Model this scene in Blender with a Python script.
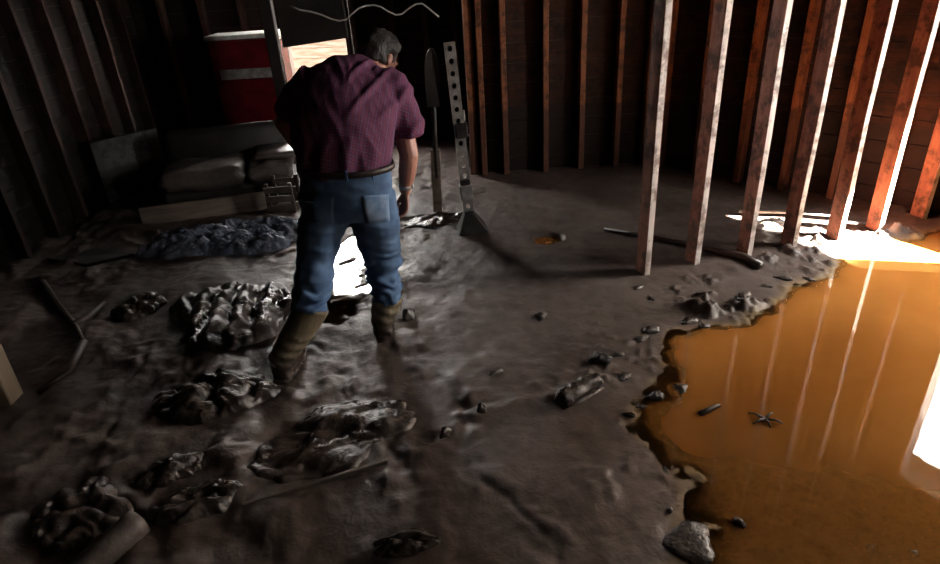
import bpy, bmesh, math, random
import numpy as np
from mathutils import Vector, Matrix

for o in list(bpy.data.objects):
    bpy.data.objects.remove(o)
SC = bpy.context.scene
COL = SC.collection
random.seed(4)
PI = math.pi

# ------------------------------------------------------------------ camera
FPX, NAD, CAMH = 620.0, (545.0, 1490.0), 1.75
_d = np.array([NAD[0] - 470, NAD[1] - 282, FPX]); _up = -_d / np.linalg.norm(_d)
_fw = np.array([0, 0, 1.0]); _fw = _fw - _fw.dot(_up) * _up; _fw /= np.linalg.norm(_fw)
_rt = np.cross(_fw, _up)
if _rt[0] < 0:
    _rt = -_rt
CR = np.stack([_rt, _fw, _up])          # camera (x right, y down, z ahead) -> world
cam = bpy.data.cameras.new('camera'); camo = bpy.data.objects.new('camera', cam)
COL.objects.link(camo)
cam.sensor_width = 36.0; cam.lens = FPX / 940 * 36.0; cam.clip_start = 0.02
m3 = Matrix(((CR[0][0], -CR[0][1], -CR[0][2]), (CR[1][0], -CR[1][1], -CR[1][2]), (CR[2][0], -CR[2][1], -CR[2][2])))
camo.matrix_world = Matrix.Translation((0, 0, CAMH)) @ m3.to_4x4()
SC.camera = camo


def at(x, y, Y):
    """point at distance Y ahead that the surveyed pixel looks at"""
    d = CR @ np.array([x - 470.0, y - 282.0, FPX])
    t = Y / d[1]
    return np.array([t * d[0], Y, CAMH + t * d[2]])


def fl(x, y, z=0.0):
    d = CR @ np.array([x - 470.0, y - 282.0, FPX])
    t = (z - CAMH) / d[2]
    return np.array([t * d[0], t * d[1], z])


# ------------------------------------------------------------------ world, sun, exposure
W = bpy.data.worlds.new('sky'); SC.world = W; W.use_nodes = True
bg = W.node_tree.nodes['Background']
bg.inputs[0].default_value = (1.0, 0.96, 0.91, 1); bg.inputs[1].default_value = 55.0
SUN_AZ = (1.1, -0.30); SUN_EL = 44.0
sl = bpy.data.lights.new('sun', 'SUN'); so = bpy.data.objects.new('sun', sl); COL.objects.link(so)
sl.energy = 420.0; sl.angle = 0.009; sl.color = (1.0, 0.93, 0.82)
_a = np.array(SUN_AZ); _a = _a / np.linalg.norm(_a)
sdir = Vector((_a[0] * math.cos(math.radians(SUN_EL)), _a[1] * math.cos(math.radians(SUN_EL)), math.sin(math.radians(SUN_EL))))
so.rotation_euler = sdir.to_track_quat('Z', 'Y').to_euler(); so.location = sdir * 12
vs = SC.view_settings
vs.view_transform = 'Standard'; vs.look = 'None'; vs.exposure = 0.18; vs.gamma = 1.0; vs.use_curve_mapping = False
try:
    SC.cycles.max_bounces = 6; SC.cycles.diffuse_bounces = 4; SC.cycles.glossy_bounces = 4
    SC.cycles.transparent_max_bounces = 8; SC.cycles.caustics_reflective = False; SC.cycles.caustics_refractive = False
    SC.cycles.sample_clamp_indirect = 6.0; SC.cycles.use_denoising = True
except Exception:
    pass


# ------------------------------------------------------------------ helpers
def perlin(x, y, seed=0):
    rs = np.random.RandomState(seed); p = rs.permutation(256); ang = rs.rand(256) * 2 * np.pi
    gx, gy = np.cos(ang), np.sin(ang)
    xi = np.floor(x).astype(int); yi = np.floor(y).astype(int); xf = x - xi; yf = y - yi
    u = xf ** 3 * (xf * (xf * 6 - 15) + 10); v = yf ** 3 * (yf * (yf * 6 - 15) + 10)

    def g(ix, iy, dx, dy):
        h = p[(p[ix & 255] + iy) & 255]
        return gx[h] * dx + gy[h] * dy
    n00 = g(xi, yi, xf, yf); n10 = g(xi + 1, yi, xf - 1, yf); n01 = g(xi, yi + 1, xf, yf - 1); n11 = g(xi + 1, yi + 1, xf - 1, yf - 1)
    return ((n00 * (1 - u) + n10 * u) * (1 - v) + (n01 * (1 - u) + n11 * u) * v) * 1.41


def fbm(x, y, oct=4, seed=0, gain=0.5):
    s = 0.0; a = 1.0
    for k in range(oct):
        s = s + a * perlin(x * 2 ** k, y * 2 ** k, seed + k); a *= gain
    return s


def ridged(x, y, oct=3, seed=0):
    s = 0.0; a = 1.0
    for k in range(oct):
        s = s + a * (1 - np.abs(perlin(x * 2 ** k, y * 2 ** k, seed + k)) * 2.2); a *= 0.5
    return s / 1.75


def sstep(a, b, x):
    t = np.clip((x - a) / (b - a), 0, 1)
    return t * t * (3 - 2 * t)


class MB:
    def __init__(s):
        s.V = []; s.F = []

    def add(s, V, F):
        n = len(s.V)
        s.V += [tuple(float(c) for c in v) for v in V]; s.F += [tuple(int(i) + n for i in f) for f in F]
        return s

    def box(s, c, h, ax=None):
        """box with centre c, half sizes h, axes ax (three unit vectors)"""
        c = np.array(c, float); A = np.eye(3) if ax is None else np.array(ax, float)
        V = [c + sx * h[0] * A[0] + sy * h[1] * A[1] + sz * h[2] * A[2] for sz in (-1, 1) for sy in (-1, 1) for sx in (-1, 1)]
        return s.add(V, [(0, 2, 3, 1), (4, 5, 7, 6), (0, 1, 5, 4), (2, 6, 7, 3), (0, 4, 6, 2), (1, 3, 7, 5)])

    def bar(s, a, b, w, t, up=(0, 0, 1)):
        a = np.array(a, float); b = np.array(b, float); d = b - a; L = np.linalg.norm(d); d /= L
        sx = np.cross(d, up)
        if np.linalg.norm(sx) < 1e-4:
            sx = np.array([1.0, 0, 0])
        sx /= np.linalg.norm(sx); sz = np.cross(sx, d)
        return s.box((a + b) / 2, (w / 2, L / 2, t / 2), (sx, d, sz))

    def loft(s, pts, ra, rb=None, lat=None, n=14, cap=True):
        """closed tube through pts with elliptical sections; lat = lateral hint(s)"""
        P = [np.array(p, float) for p in pts]; rb = ra if rb is None else rb
        k = len(P); V = []
        for i in range(k):
            t = P[min(i + 1, k - 1)] - P[max(i - 1, 0)]; t = t / (np.linalg.norm(t) + 1e-9)
            h = np.array(lat[i] if (lat is not None and np.ndim(lat[0]) > 0) else (lat if lat is not None else (1, 0, 0)), float)
            h = h - h.dot(t) * t
            if np.linalg.norm(h) < 0.05:
                h = np.array([0, 1.0, 0.1]); h = h - h.dot(t) * t
            h = h / np.linalg.norm(h); b = np.cross(t, h)
            for j in range(n):
                a = 2 * PI * j / n
                V.append(P[i] + ra[i] * math.cos(a) * h + rb[i] * math.sin(a) * b)
        F = []
        for i in range(k - 1):
            for j in range(n):
                j2 = (j + 1) % n
                F.append((i * n + j, i * n + j2, (i + 1) * n + j2, (i + 1) * n + j))
        if cap:
            F.append(tuple(range(n - 1, -1, -1))); F.append(tuple((k - 1) * n + j for j in range(n)))
        return s.add(V, F)

    def tube(s, pts, r, n=8):
        r = [r] * len(pts) if np.ndim(r) == 0 else r
        return s.loft(pts, r, r, (0.31, 0.2, 0.93), n)

    def ball(s, c, r, ax=None, nu=14, nv=9):
        c = np.array(c, float); A = np.eye(3) if ax is None else np.array(ax, float)
        r = (r, r, r) if np.ndim(r) == 0 else r
        V = [c + r[2] * A[2]]
        for i in range(1, nv):
            th = PI * i / nv
            for j in range(nu):
                p = 2 * PI * j / nu
                V.append(c + r[0] * math.sin(th) * math.cos(p) * A[0] + r[1] * math.sin(th) * math.sin(p) * A[1] + r[2] * math.cos(th) * A[2])
        V.append(c - r[2] * A[2]); F = []
        for j in range(nu):
            F.append((0, 1 + j, 1 + (j + 1) % nu))
        for i in range(nv - 2):
            for j in range(nu):
                a = 1 + i * nu + j; b = 1 + i * nu + (j + 1) % nu
                F.append((a, a + nu, b + nu, b))
        e = len(V) - 1; o = 1 + (nv - 2) * nu
        for j in range(nu):
            F.append((e, o + (j + 1) % nu, o + j))
        return s.add(V, F)

    def lathe(s, c, prof, n=20, ax=None):
        c = np.array(c, float); A = np.eye(3) if ax is None else np.array(ax, float); V = []; F = []
        for (r, z) in prof:
            for j in range(n):
                a = 2 * PI * j / n
                V.append(c + r * math.cos(a) * A[0] + r * math.sin(a) * A[1] + z * A[2])
        for i in range(len(prof) - 1):
            for j in range(n):
                F.append((i * n + j, i * n + (j + 1) % n, (i + 1) * n + (j + 1) % n, (i + 1) * n + j))
        F.append(tuple(range(n - 1, -1, -1))); F.append(tuple((len(prof) - 1) * n + j for j in range(n)))
        return s.add(V, F)

    def build(s, name, mat, parent=None, bevel=0.0, smooth=False):
        off = np.array(parent_loc(parent))
        me = bpy.data.meshes.new(name)
        me.from_pydata([tuple(np.array(v) - off) for v in s.V], [], s.F); me.update()
        bm = bmesh.new(); bm.from_mesh(me)
        bmesh.ops.recalc_face_normals(bm, faces=bm.faces[:])
        if bevel > 0:
            bmesh.ops.bevel(bm, geom=bm.edges[:], offset=bevel, segments=1, affect='EDGES', clamp_overlap=True)
        bm.to_mesh(me); bm.free()
        return link(name, me, mat, parent, smooth)


def parent_loc(p):
    l = Vector((0, 0, 0))
    while p is not None:
        l = l + p.location; p = p.parent
    return l


def link(name, me, mat, parent=None, smooth=False):
    if smooth:
        me.polygons.foreach_set('use_smooth', [True] * len(me.polygons))
    if mat is not None and len(me.materials) == 0:
        me.materials.append(mat)
    o = bpy.data.objects.new(name, me); COL.objects.link(o)
    if parent is not None:
        o.parent = parent
    return o


def tag(o, label=None, cat=None, group=None, kind=None):
    if label: o['label'] = label
    if cat: o['category'] = cat
    if group: o['group'] = group
    if kind: o['kind'] = kind
    return o


def thing(name, loc, label, cat, group=None, kind=None):
    o = bpy.data.objects.new(name, None); COL.objects.link(o); o.location = tuple(float(c) for c in loc)
    o.empty_display_size = 0.1
    return tag(o, label, cat, group, kind)


def gridmesh(name, V, nx, ny, mat, parent=None, smooth=True, keep=None):
    """V: (ny*nx,3) array"""
    V = V - np.array(parent_loc(parent))
    I = np.arange(nx * ny).reshape(ny, nx)
    F = np.stack([I[:-1, :-1], I[:-1, 1:], I[1:, 1:], I[1:, :-1]], -1).reshape(-1, 4)
    if keep is not None:
        F = F[keep.reshape(-1)]
    me = bpy.data.meshes.new(name)
    me.vertices.add(len(V)); me.vertices.foreach_set('co', V.astype(np.float32).ravel())
    me.loops.add(F.size); me.loops.foreach_set('vertex_index', F.astype(np.int32).ravel())
    me.polygons.add(len(F)); me.polygons.foreach_set('loop_start', np.arange(0, F.size, 4, dtype=np.int32))
    me.update(calc_edges=True); me.validate()
    return link(name, me, mat, parent, smooth)


# ------------------------------------------------------------------ materials
def newmat(name):
    m = bpy.data.materials.new(name); m.use_nodes = True
    nt = m.node_tree; b = nt.nodes['Principled BSDF']
    return m, nt, b


def nd(nt, t, **kw):
    n = nt.nodes.new(t)
    for k, v in kw.items():
        if hasattr(n, k) and not k.startswith('in_'):
            setattr(n, k, v)
    return n


def noise(nt, vec, scale, detail=4, rough=0.55, dist=0.0):
    n = nt.nodes.new('ShaderNodeTexNoise'); n.inputs['Scale'].default_value = scale
    n.inputs['Detail'].default_value = detail; n.inputs['Roughness'].default_value = rough; n.inputs['Distortion'].default_value = dist
    if vec is not None: nt.links.new(vec, n.inputs['Vector'])
    return n.outputs['Fac']


def ramp(nt, fac, stops):
    r = nt.nodes.new('ShaderNodeValToRGB'); e = r.color_ramp.elements
    while len(e) < len(stops): e.new(0.5)
    for i, (p, c) in enumerate(stops):
        e[i].position = p; e[i].color = (c, c, c, 1) if np.ndim(c) == 0 else (*c, 1)
    nt.links.new(fac, r.inputs[0]); return r.outputs[0]


def mixc(nt, fac, a, b, mode='MIX'):
    m = nt.nodes.new('ShaderNodeMix'); m.data_type = 'RGBA'; m.blend_type = mode
    for s, v in ((0, fac), (6, a), (7, b)):
        if hasattr(v, 'is_output'): nt.links.new(v, m.inputs[s])
        else: m.inputs[s].default_value = v if s == 0 else ((*v, 1) if len(v) == 3 else v)
    return m.outputs[2]


def math_(nt, op, a, b=0.0):
    m = nt.nodes.new('ShaderNodeMath'); m.operation = op
    for i, v in enumerate((a, b)):
        if hasattr(v, 'is_output'): nt.links.new(v, m.inputs[i])
        else: m.inputs[i].default_value = v
    return m.outputs[0]


def bump(nt, b, h, strength=0.4, dist=0.02):
    n = nt.nodes.new('ShaderNodeBump'); n.inputs['Strength'].default_value = strength; n.inputs['Distance'].default_value = dist
    nt.links.new(h, n.inputs['Height']); nt.links.new(n.outputs[0], b.inputs['Normal']); return n


def pos(nt):
    return nt.nodes.new('ShaderNodeNewGeometry').outputs['Position']


def stretch(nt, vec, s):
    m = nt.nodes.new('ShaderNodeMapping'); m.inputs['Scale'].default_value = s
    nt.links.new(vec, m.inputs['Vector']); return m.outputs[0]


def simple(name, c1, c2=None, scale=12, rough=0.5, rough2=None, bs=0.3, bscale=40, metal=0.0, spec=0.5, st=None, detail=5):
    m, nt, b = newmat(name)
    v = nt.nodes.new('ShaderNodeTexCoord').outputs['Object']
    if st: v = stretch(nt, v, st)
    n = noise(nt, v, scale, detail)
    c2 = c2 or tuple(c * 0.6 for c in c1)
    nt.links.new(ramp(nt, n, [(0.35, c2), (0.65, c1)]), b.inputs['Base Color'])
    if rough2 is None: b.inputs['Roughness'].default_value = rough
    else: nt.links.new(ramp(nt, noise(nt, v, scale * 1.7, 3), [(0.4, rough), (0.6, rough2)]), b.inputs['Roughness'])
    b.inputs['Metallic'].default_value = metal; b.inputs['Specular IOR Level'].default_value = spec
    if bs > 0: bump(nt, b, noise(nt, v, bscale, 4), bs, 0.01)
    return m


def mud_mat(name, c_dark, c_light, rlo=0.22, rhi=0.5, bs=0.5, silt=False):
    m, nt, b = newmat(name); p = pos(nt)
    n1 = noise(nt, p, 3.0, 6, 0.6, 0.4); n2 = noise(nt, p, 16, 6, 0.6); n3 = noise(nt, p, 70, 4, 0.6)
    col = ramp(nt, n1, [(0.3, c_dark), (0.7, c_light)])
    col = mixc(nt, ramp(nt, n2, [(0.4, 0.0), (0.75, 0.5)]), col, tuple(c * 0.55 for c in c_dark))
    if silt:
        at_ = nt.nodes.new('ShaderNodeAttribute'); at_.attribute_name = 'silt'
        s = math_(nt, 'MULTIPLY', at_.outputs['Fac'], ramp(nt, n2, [(0.3, 0.6), (0.6, 1.0)]))
        col = mixc(nt, s, col, mixc(nt, ramp(nt, noise(nt, p, 42, 3, 0.7), [(0.52, 0.0), (0.62, 0.8)]), (0.34, 0.24, 0.12), (0.24, 0.17, 0.09)))
    nt.links.new(col, b.inputs['Base Color'])
    rr = ramp(nt, noise(nt, p, 4.0, 6, 0.7, 0.3), [(0.38, rlo), (0.60, rhi)])
    if silt:
        rr = math_(nt, 'MAXIMUM', rr, math_(nt, 'MULTIPLY', at_.outputs['Fac'], 1.1))
    nt.links.new(rr, b.inputs['Roughness'])
    n4 = noise(nt, p, 14, 2, 0.4, 2.5)
    h = math_(nt, 'ADD', math_(nt, 'ADD', n2, math_(nt, 'MULTIPLY', n4, 0.45)), math_(nt, 'MULTIPLY', n3, 0.35))
    bump(nt, b, h, bs, 0.02)
    b.inputs['Specular IOR Level'].default_value = 0.5
    if silt:
        nt.links.new(math_(nt, 'SUBTRACT', 0.5, math_(nt, 'MULTIPLY', at_.outputs['Fac'], 0.57)), b.inputs['Specular IOR Level'])
    return m


def wood_mat(name, c1, c2, grime, axis='z', rough=0.6, mudline=None, pale=None):
    """streaky boards; silt coat below the flood line"""
    m, nt, b = newmat(name); p = pos(nt)
    sc = {'z': (1, 1, 0.07), 'h': (0.08, 0.08, 1.0)}[axis]
    v = stretch(nt, p, sc)
    n1 = noise(nt, v, 38, 5, 0.6); n2 = noise(nt, stretch(nt, p, (1, 1, 0.35)) if axis == 'z' else stretch(nt, p, (0.3, 0.3, 1)), 17, 5, 0.65)
    col = ramp(nt, n1, [(0.32, c2), (0.66, c1)])
    if pale: col = mixc(nt, ramp(nt, n2, [(0.5, 0.0), (0.62, 0.8)]), col, pale)
    col = mixc(nt, ramp(nt, noise(nt, p, 9, 6, 0.7), [(0.47, 0.0), (0.6, 0.85)]), col, grime)
    if mudline:
        sp = nt.nodes.new('ShaderNodeSeparateXYZ'); nt.links.new(p, sp.inputs[0])
        z = math_(nt, 'ADD', sp.outputs[2], math_(nt, 'MULTIPLY', noise(nt, p, 5, 4), 0.10))
        f = ramp(nt, math_(nt, 'MULTIPLY', z, 0.5), [((mudline + 0.03) / 2, 1.0), ((mudline + 0.07) / 2, 0.0)])
        col = mixc(nt, math_(nt, 'MULTIPLY', f, 0.8), col, mixc(nt, n2, grime, tuple(g * 1.8 for g in grime)))
    nt.links.new(col, b.inputs['Base Color'])
    b.inputs['Roughness'].default_value = rough; b.inputs['Specular IOR Level'].default_value = 0.22
    h = math_(nt, 'ADD', n1, n2); bump(nt, b, h, 0.5, 0.008)
    return m


M = {}
M['mud'] = mud_mat('wet_mud', (0.054, 0.037, 0.030), (0.104, 0.075, 0.062), 0.43, 0.68, 0.28, silt=True)
M['mudcloth'] = mud_mat('mud_soaked_cloth', (0.030, 0.021, 0.017), (0.056, 0.041, 0.033), 0.17, 0.42, 0.45)
M['lump'] = mud_mat('wet_lump', (0.030, 0.022, 0.018), (0.060, 0.046, 0.038), 0.18, 0.42, 0.45)
M['stud'] = wood_mat('old_stud_wood', (0.33, 0.135, 0.085), (0.20, 0.075, 0.05), (0.055, 0.028, 0.02), 'z', 0.6, None, (0.36, 0.16, 0.095))
M['edge'] = wood_mat('lit_plaster_edge', (0.85, 0.78, 0.72), (0.66, 0.57, 0.51), (0.24, 0.17, 0.14), 'z', 0.6)  # plaster-pale front faces, colour whitened further for the light striking them
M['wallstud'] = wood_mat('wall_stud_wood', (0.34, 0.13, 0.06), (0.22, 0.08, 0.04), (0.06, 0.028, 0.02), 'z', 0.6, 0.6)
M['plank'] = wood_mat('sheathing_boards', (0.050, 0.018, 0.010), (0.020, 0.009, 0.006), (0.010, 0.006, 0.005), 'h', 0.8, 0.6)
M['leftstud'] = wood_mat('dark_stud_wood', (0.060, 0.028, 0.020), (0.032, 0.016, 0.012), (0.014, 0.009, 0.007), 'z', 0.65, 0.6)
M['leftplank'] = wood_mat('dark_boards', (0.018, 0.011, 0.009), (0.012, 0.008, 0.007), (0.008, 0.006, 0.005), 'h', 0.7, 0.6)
M['shell'] = simple('dark_sheathing', (0.03, 0.021, 0.018), (0.018, 0.013, 0.011), 6, 0.75)
M['frame'] = simple('painted_frame', (0.30, 0.24, 0.20), (0.16, 0.12, 0.10), 9, 0.55)
M['darkwood'] = simple('dark_wood', (0.05, 0.030, 0.022), (0.025, 0.016, 0.013), 10, 0.5)
M['siding'] = simple('neighbour_siding', (0.055, 0.045, 0.037), (0.028, 0.016, 0.011), 3.0, 0.8, st=(0.6, 0.6, 6), spec=0.04)
M['grass'] = simple('yard_ground', (0.20, 0.19, 0.15), (0.13, 0.12, 0.09), 3, 0.9)

# ------------------------------------------------------------------ room shell
H_CEIL = 2.7
C1 = np.array([1.72, 5.62]); C2 = np.array([3.42, 3.86]); C3 = np.array([4.40, 1.95]); C4 = np.array([4.40, -1.6])
BX = 0.10; YB2 = 7.0; XL = -3.3


def wall(name, p0, p1, th, openings=(), mat=None, z0=-0.3, z1=H_CEIL):
    """box wall on the outer side of p0->p1 (room on the right-hand side when th > 0)"""
    p0 = np.array(p0, float); p1 = np.array(p1, float); d = p1 - p0; L = np.linalg.norm(d); d /= L
    n = np.array([-d[1], d[0]])          # outward (left of travel)
    mb = MB()

    def piece(s0, s1, a, b):
        if s1 - s0 < 1e-4 or b - a < 1e-4: return
        c = p0 + d * (s0 + s1) / 2 + n * th / 2
        mb.box((c[0], c[1], (a + b) / 2), ((s1 - s0) / 2, th / 2, (b - a) / 2), ((d[0], d[1], 0), (n[0], n[1], 0), (0, 0, 1)))
    cur = -0.0
    for (s0, s1, a, b) in sorted(openings):
        piece(cur, s0, z0, z1); piece(s0, s1, z0, a); piece(s0, s1, b, z1); cur = s1
    piece(cur, L, z0, z1)
    o = mb.build(name, mat or M['shell']); tag(o, kind='structure')
    return o, p0, d, n, L


# travel clockwise seen from above so that "left of travel" is outdoors
wl = wall('wall_left', (XL, -1.6), (XL, YB2), 0.12)
WIN_B = (1.50, 2.20, 0.52, 2.0)       # s along back-left wall from XL
wbl = wall('wall_back_left', (XL, YB2), (BX, YB2), 0.12)
bpy.data.objects.remove(wbl[0])
mbw = MB()
X0, X1 = XL + WIN_B[0], XL + WIN_B[1]
for (xa, xb, za, zb) in ((XL, X0, -0.3, H_CEIL), (X1, BX, -0.3, H_CEIL), (X0, X1, -0.3, WIN_B[2]), (X0, X1, WIN_B[3], H_CEIL)):
    mbw.box(((xa + xb) / 2, YB2 + 0.06, (za + zb) / 2), ((xb - xa) / 2, 0.06, (zb - za) / 2))
wbl_o = tag(mbw.build('wall_back_left', M['shell']), kind='structure')
wrt = wall('wall_return', (BX, YB2), (BX, 5.62), 0.12)
bpy.data.objects.remove(wrt[0])
wrt_o = tag(MB().box((BX + 0.06, (YB2 + 5.74) / 2, 1.2), (0.06, (YB2 - 5.74) / 2, 1.5)).build('wall_return', M['shell']), kind='structure')
wb = wall('wall_back', (BX, 5.62), C1, 0.12)
wrf = wall('wall_right_far', C1, C2, 0.12)
L_rn = float(np.linalg.norm(C3 - C2))
WIN_R = (0.06, 1.12, 0.80, 2.27)
wrn = wall('wall_right_near', C2, C3, 0.12, [WIN_R])
SIDE_WIN = (1.6, 1.95, 1.1, 1.85)  # unseen side window, put in and sized to light the man's back
wrs = wall('wall_right_side', C3, C4, 0.12, [SIDE_WIN])
wfr = wall('wall_front', C4, (XL, -1.6), 0.12)
_out = [(XL, -1.6), (XL, YB2), (BX, YB2), (BX, 5.62), tuple(C1), tuple(C2), tuple(C3), tuple(C4)]
tag(MB().add([(x, y, H_CEIL) for x, y in _out] + [(x, y, H_CEIL + 0.1) for x, y in _out],
             [tuple(range(8)), tuple(range(15, 7, -1))] + [(i, (i + 1) % 8, 8 + (i + 1) % 8, 8 + i) for i in range(8)]).build('ceiling', M['shell']), kind='structure')


def portal(c, sx, sz, n):
    l = bpy.data.lights.new('daylight_portal', 'AREA'); l.shape = 'RECTANGLE'; l.size = sx; l.size_y = sz; l.cycles.is_portal = True
    o = bpy.data.objects.new('daylight_portal', l); COL.objects.link(o); o.location = c
    o.rotation_euler = Vector(n).to_track_quat('-Z', 'Z').to_euler()


_w, p0, d, n, L = wrn
c = p0 + d * (WIN_R[0] + WIN_R[1]) / 2 + n * 0.10
portal((c[0], c[1], (WIN_R[2] + WIN_R[3]) / 2), WIN_R[1] - WIN_R[0], WIN_R[3] - WIN_R[2], (-n[0], -n[1], 0))
_w, p0, d, n, L = wrs
c = p0 + d * (SIDE_WIN[0] + SIDE_WIN[1]) / 2 + n * 0.10
portal((c[0], c[1], (SIDE_WIN[2] + SIDE_WIN[3]) / 2), SIDE_WIN[1] - SIDE_WIN[0], SIDE_WIN[3] - SIDE_WIN[2], (-n[0], -n[1], 0))

# exterior: yard and the neighbouring house seen through the openings
tag(MB().box((0.5, 2.7, -0.36), (16, 16, 0.05)).build('yard_ground', M['grass']), kind='structure')


def siding_house(p0, p1, h, label, th=0.3, mat=None, nm='neighbour_shed', cat='shed'):
    mat = mat or M['siding']
    p0 = np.array(p0, float); p1 = np.array(p1, float); d = p1 - p0; L = np.linalg.norm(d); d /= L; n = np.array([-d[1], d[0]])
    mid = (p0 + p1) / 2
    root = thing(nm, (mid[0], mid[1], -0.31), label, cat)
    cc = mid + n * (th / 2 + 0.03)
    MB().box((cc[0], cc[1], h / 2 - 0.31), (L / 2, th / 2, h / 2), ((d[0], d[1], 0), (n[0], n[1], 0), (0, 0, 1))).build('wall', mat, root)
    k = 0; z = -0.31; first = None
    while z < h - 0.36:
        # each clapboard leans out at its lower edge
        if first is None:
            a = np.array([d[0], d[1], 0]); nn = np.array([n[0], n[1], 0]); zz = np.array([0, 0, 1.0])
            mb = MB(); cpt = np.array([mid[0], mid[1], z])
            V = []
            for s_ in (-L / 2, L / 2):
                V += [cpt + a * s_ + nn * 0.03, cpt + a * s_ - nn * 0.012, cpt + a * s_ + zz * 0.155 - nn * 0.0, cpt + a * s_ + zz * 0.155 + nn * 0.03]
            mb.add(V, [(0, 1, 2, 3), (7, 6, 5, 4), (0, 4, 5, 1), (1, 5, 6, 2), (2, 6, 7, 3), (3, 7, 4, 0)])
            first = mb.build('clapboard', mat, root); o = first
        else:
            o = first.copy(); COL.objects.link(o); o.location = (0, 0, z + 0.31)
        z += 0.15
    return root


siding_house((-4.9, 11.2), (1.5, 8.9), 2.3, 'low clapboard shed seen through the rear window')
M['siding2'] = simple('pale_siding', (0.88, 0.84, 0.78), (0.60, 0.44, 0.34), 3.0, 0.7, st=(0.6, 0.6, 6))
siding_house((7.0, 6.3), (8.9, 4.4), 6.5, 'tall clapboard house mirrored in the water at the lower right', 0.3, M['siding2'], 'neighbour_house', 'house')

# ------------------------------------------------------------------ studs and boards on the walls
def stud_mesh(name, w, dpt, h, mat, seed=0):
    """rough sawn stud, base at z=0, w along local x, depth along local y"""
    rs = random.Random(seed); mb = MB(); k = 7; V = []
    for i in range(k):
        z = h * i / (k - 1); jx = rs.uniform(-0.003, 0.003); jy = rs.uniform(-0.003, 0.003)
        V += [(-w / 2 + jx, -dpt / 2 + jy, z), (w / 2 + jx + rs.uniform(-.002, .002), -dpt / 2 + jy, z), (w / 2 + jx, dpt / 2 + jy, z), (-w / 2 + jx, dpt / 2 + jy, z)]
    F = [(3, 2, 1, 0)]
    for i in range(k - 1):
        for j in range(4):
            F.append((i * 4 + j, i * 4 + (j + 1) % 4, (i + 1) * 4 + (j + 1) % 4, (i + 1) * 4 + j))
    F.append(tuple((k - 1) * 4 + j for j in range(4)))
    me = bpy.data.meshes.new(name); me.from_pydata(V, [], F); me.materials.append(mat); me.update()
    bm = bmesh.new(); bm.from_mesh(me); bmesh.ops.bevel(bm, geom=[e for e in bm.edges if abs(e.verts[0].co.z - e.verts[1].co.z) > 0.1], offset=0.004, segments=1, affect='EDGES'); bm.to_mesh(me); bm.free()
    return me


def board_course(parent, p0, d, n, L, mat, ph=0.165, zmax=2.66, gap=0.008, cut=None, proud=0.012, joint=None):
    """horizontal sheathing boards as children of a wall, standing proud of it towards the room"""
    rs = random.Random(int(L * 1000)); z = 0.0 - 0.02; meshes = {}
    while z < zmax:
        h = min(ph, zmax - z)
        spans = [(0.0, L)]
        if joint:
            j = rs.uniform(0.3, 0.7) * L; spans = [(0.0, j), (j + 0.006, L)]
        if cut:
            out = []
            for (a, b) in spans:
                for (c0, c1, za, zb) in cut:
                    if z + h > za and z < zb and a < c1 and b > c0:
                        if c0 - a > 0.02: out.append((a, c0))
                        a = c1
                if b - a > 0.02: out.append((a, b))
            spans = out
        for (a, b) in spans:
            pr = proud + rs.uniform(-0.003, 0.004); c = p0 + d * (a + b) / 2 - n * pr / 2
            MB().box((c[0], c[1], z + h / 2), ((b - a) / 2, pr / 2, (h - gap) / 2), ((d[0], d[1], 0), (n[0], n[1], 0), (0, 0, 1))).build('plank', mat, parent)
        z += ph


def wall_studs(parent, p0, d, n, ss, w, dp, mat, seed):
    me = None
    for s in ss:
        me = me or stud_mesh('stud', w, dp, 2.74, mat, seed)
        o = bpy.data.objects.new('stud', me); COL.objects.link(o); o.parent = parent
        c = p0 + d * s - n * (dp / 2 + 0.014)
        o.location = (c[0], c[1], -0.05); o.rotation_euler = (0, 0, math.atan2(d[1], d[0]))
    return me


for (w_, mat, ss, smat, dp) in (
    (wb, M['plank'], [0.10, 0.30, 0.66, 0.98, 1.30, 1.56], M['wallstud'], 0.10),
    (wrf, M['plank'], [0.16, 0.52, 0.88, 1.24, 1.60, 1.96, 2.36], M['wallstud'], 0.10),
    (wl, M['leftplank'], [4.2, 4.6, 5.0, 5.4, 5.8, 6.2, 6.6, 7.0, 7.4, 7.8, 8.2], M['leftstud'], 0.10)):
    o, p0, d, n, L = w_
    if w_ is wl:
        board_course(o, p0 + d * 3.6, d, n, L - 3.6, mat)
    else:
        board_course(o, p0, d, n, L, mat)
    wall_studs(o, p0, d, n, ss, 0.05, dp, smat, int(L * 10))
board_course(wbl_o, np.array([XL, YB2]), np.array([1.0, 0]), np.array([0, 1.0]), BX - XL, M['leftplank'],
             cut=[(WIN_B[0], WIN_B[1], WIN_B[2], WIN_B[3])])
wall_studs(wbl_o, np.array([XL, YB2]), np.array([1.0, 0]), np.array([0, 1.0]), [0.35, 0.75, 1.15, 1.44, 2.26, 2.66, 3.0, 3.3], 0.05, 0.10, M['leftstud'], 9)

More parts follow.
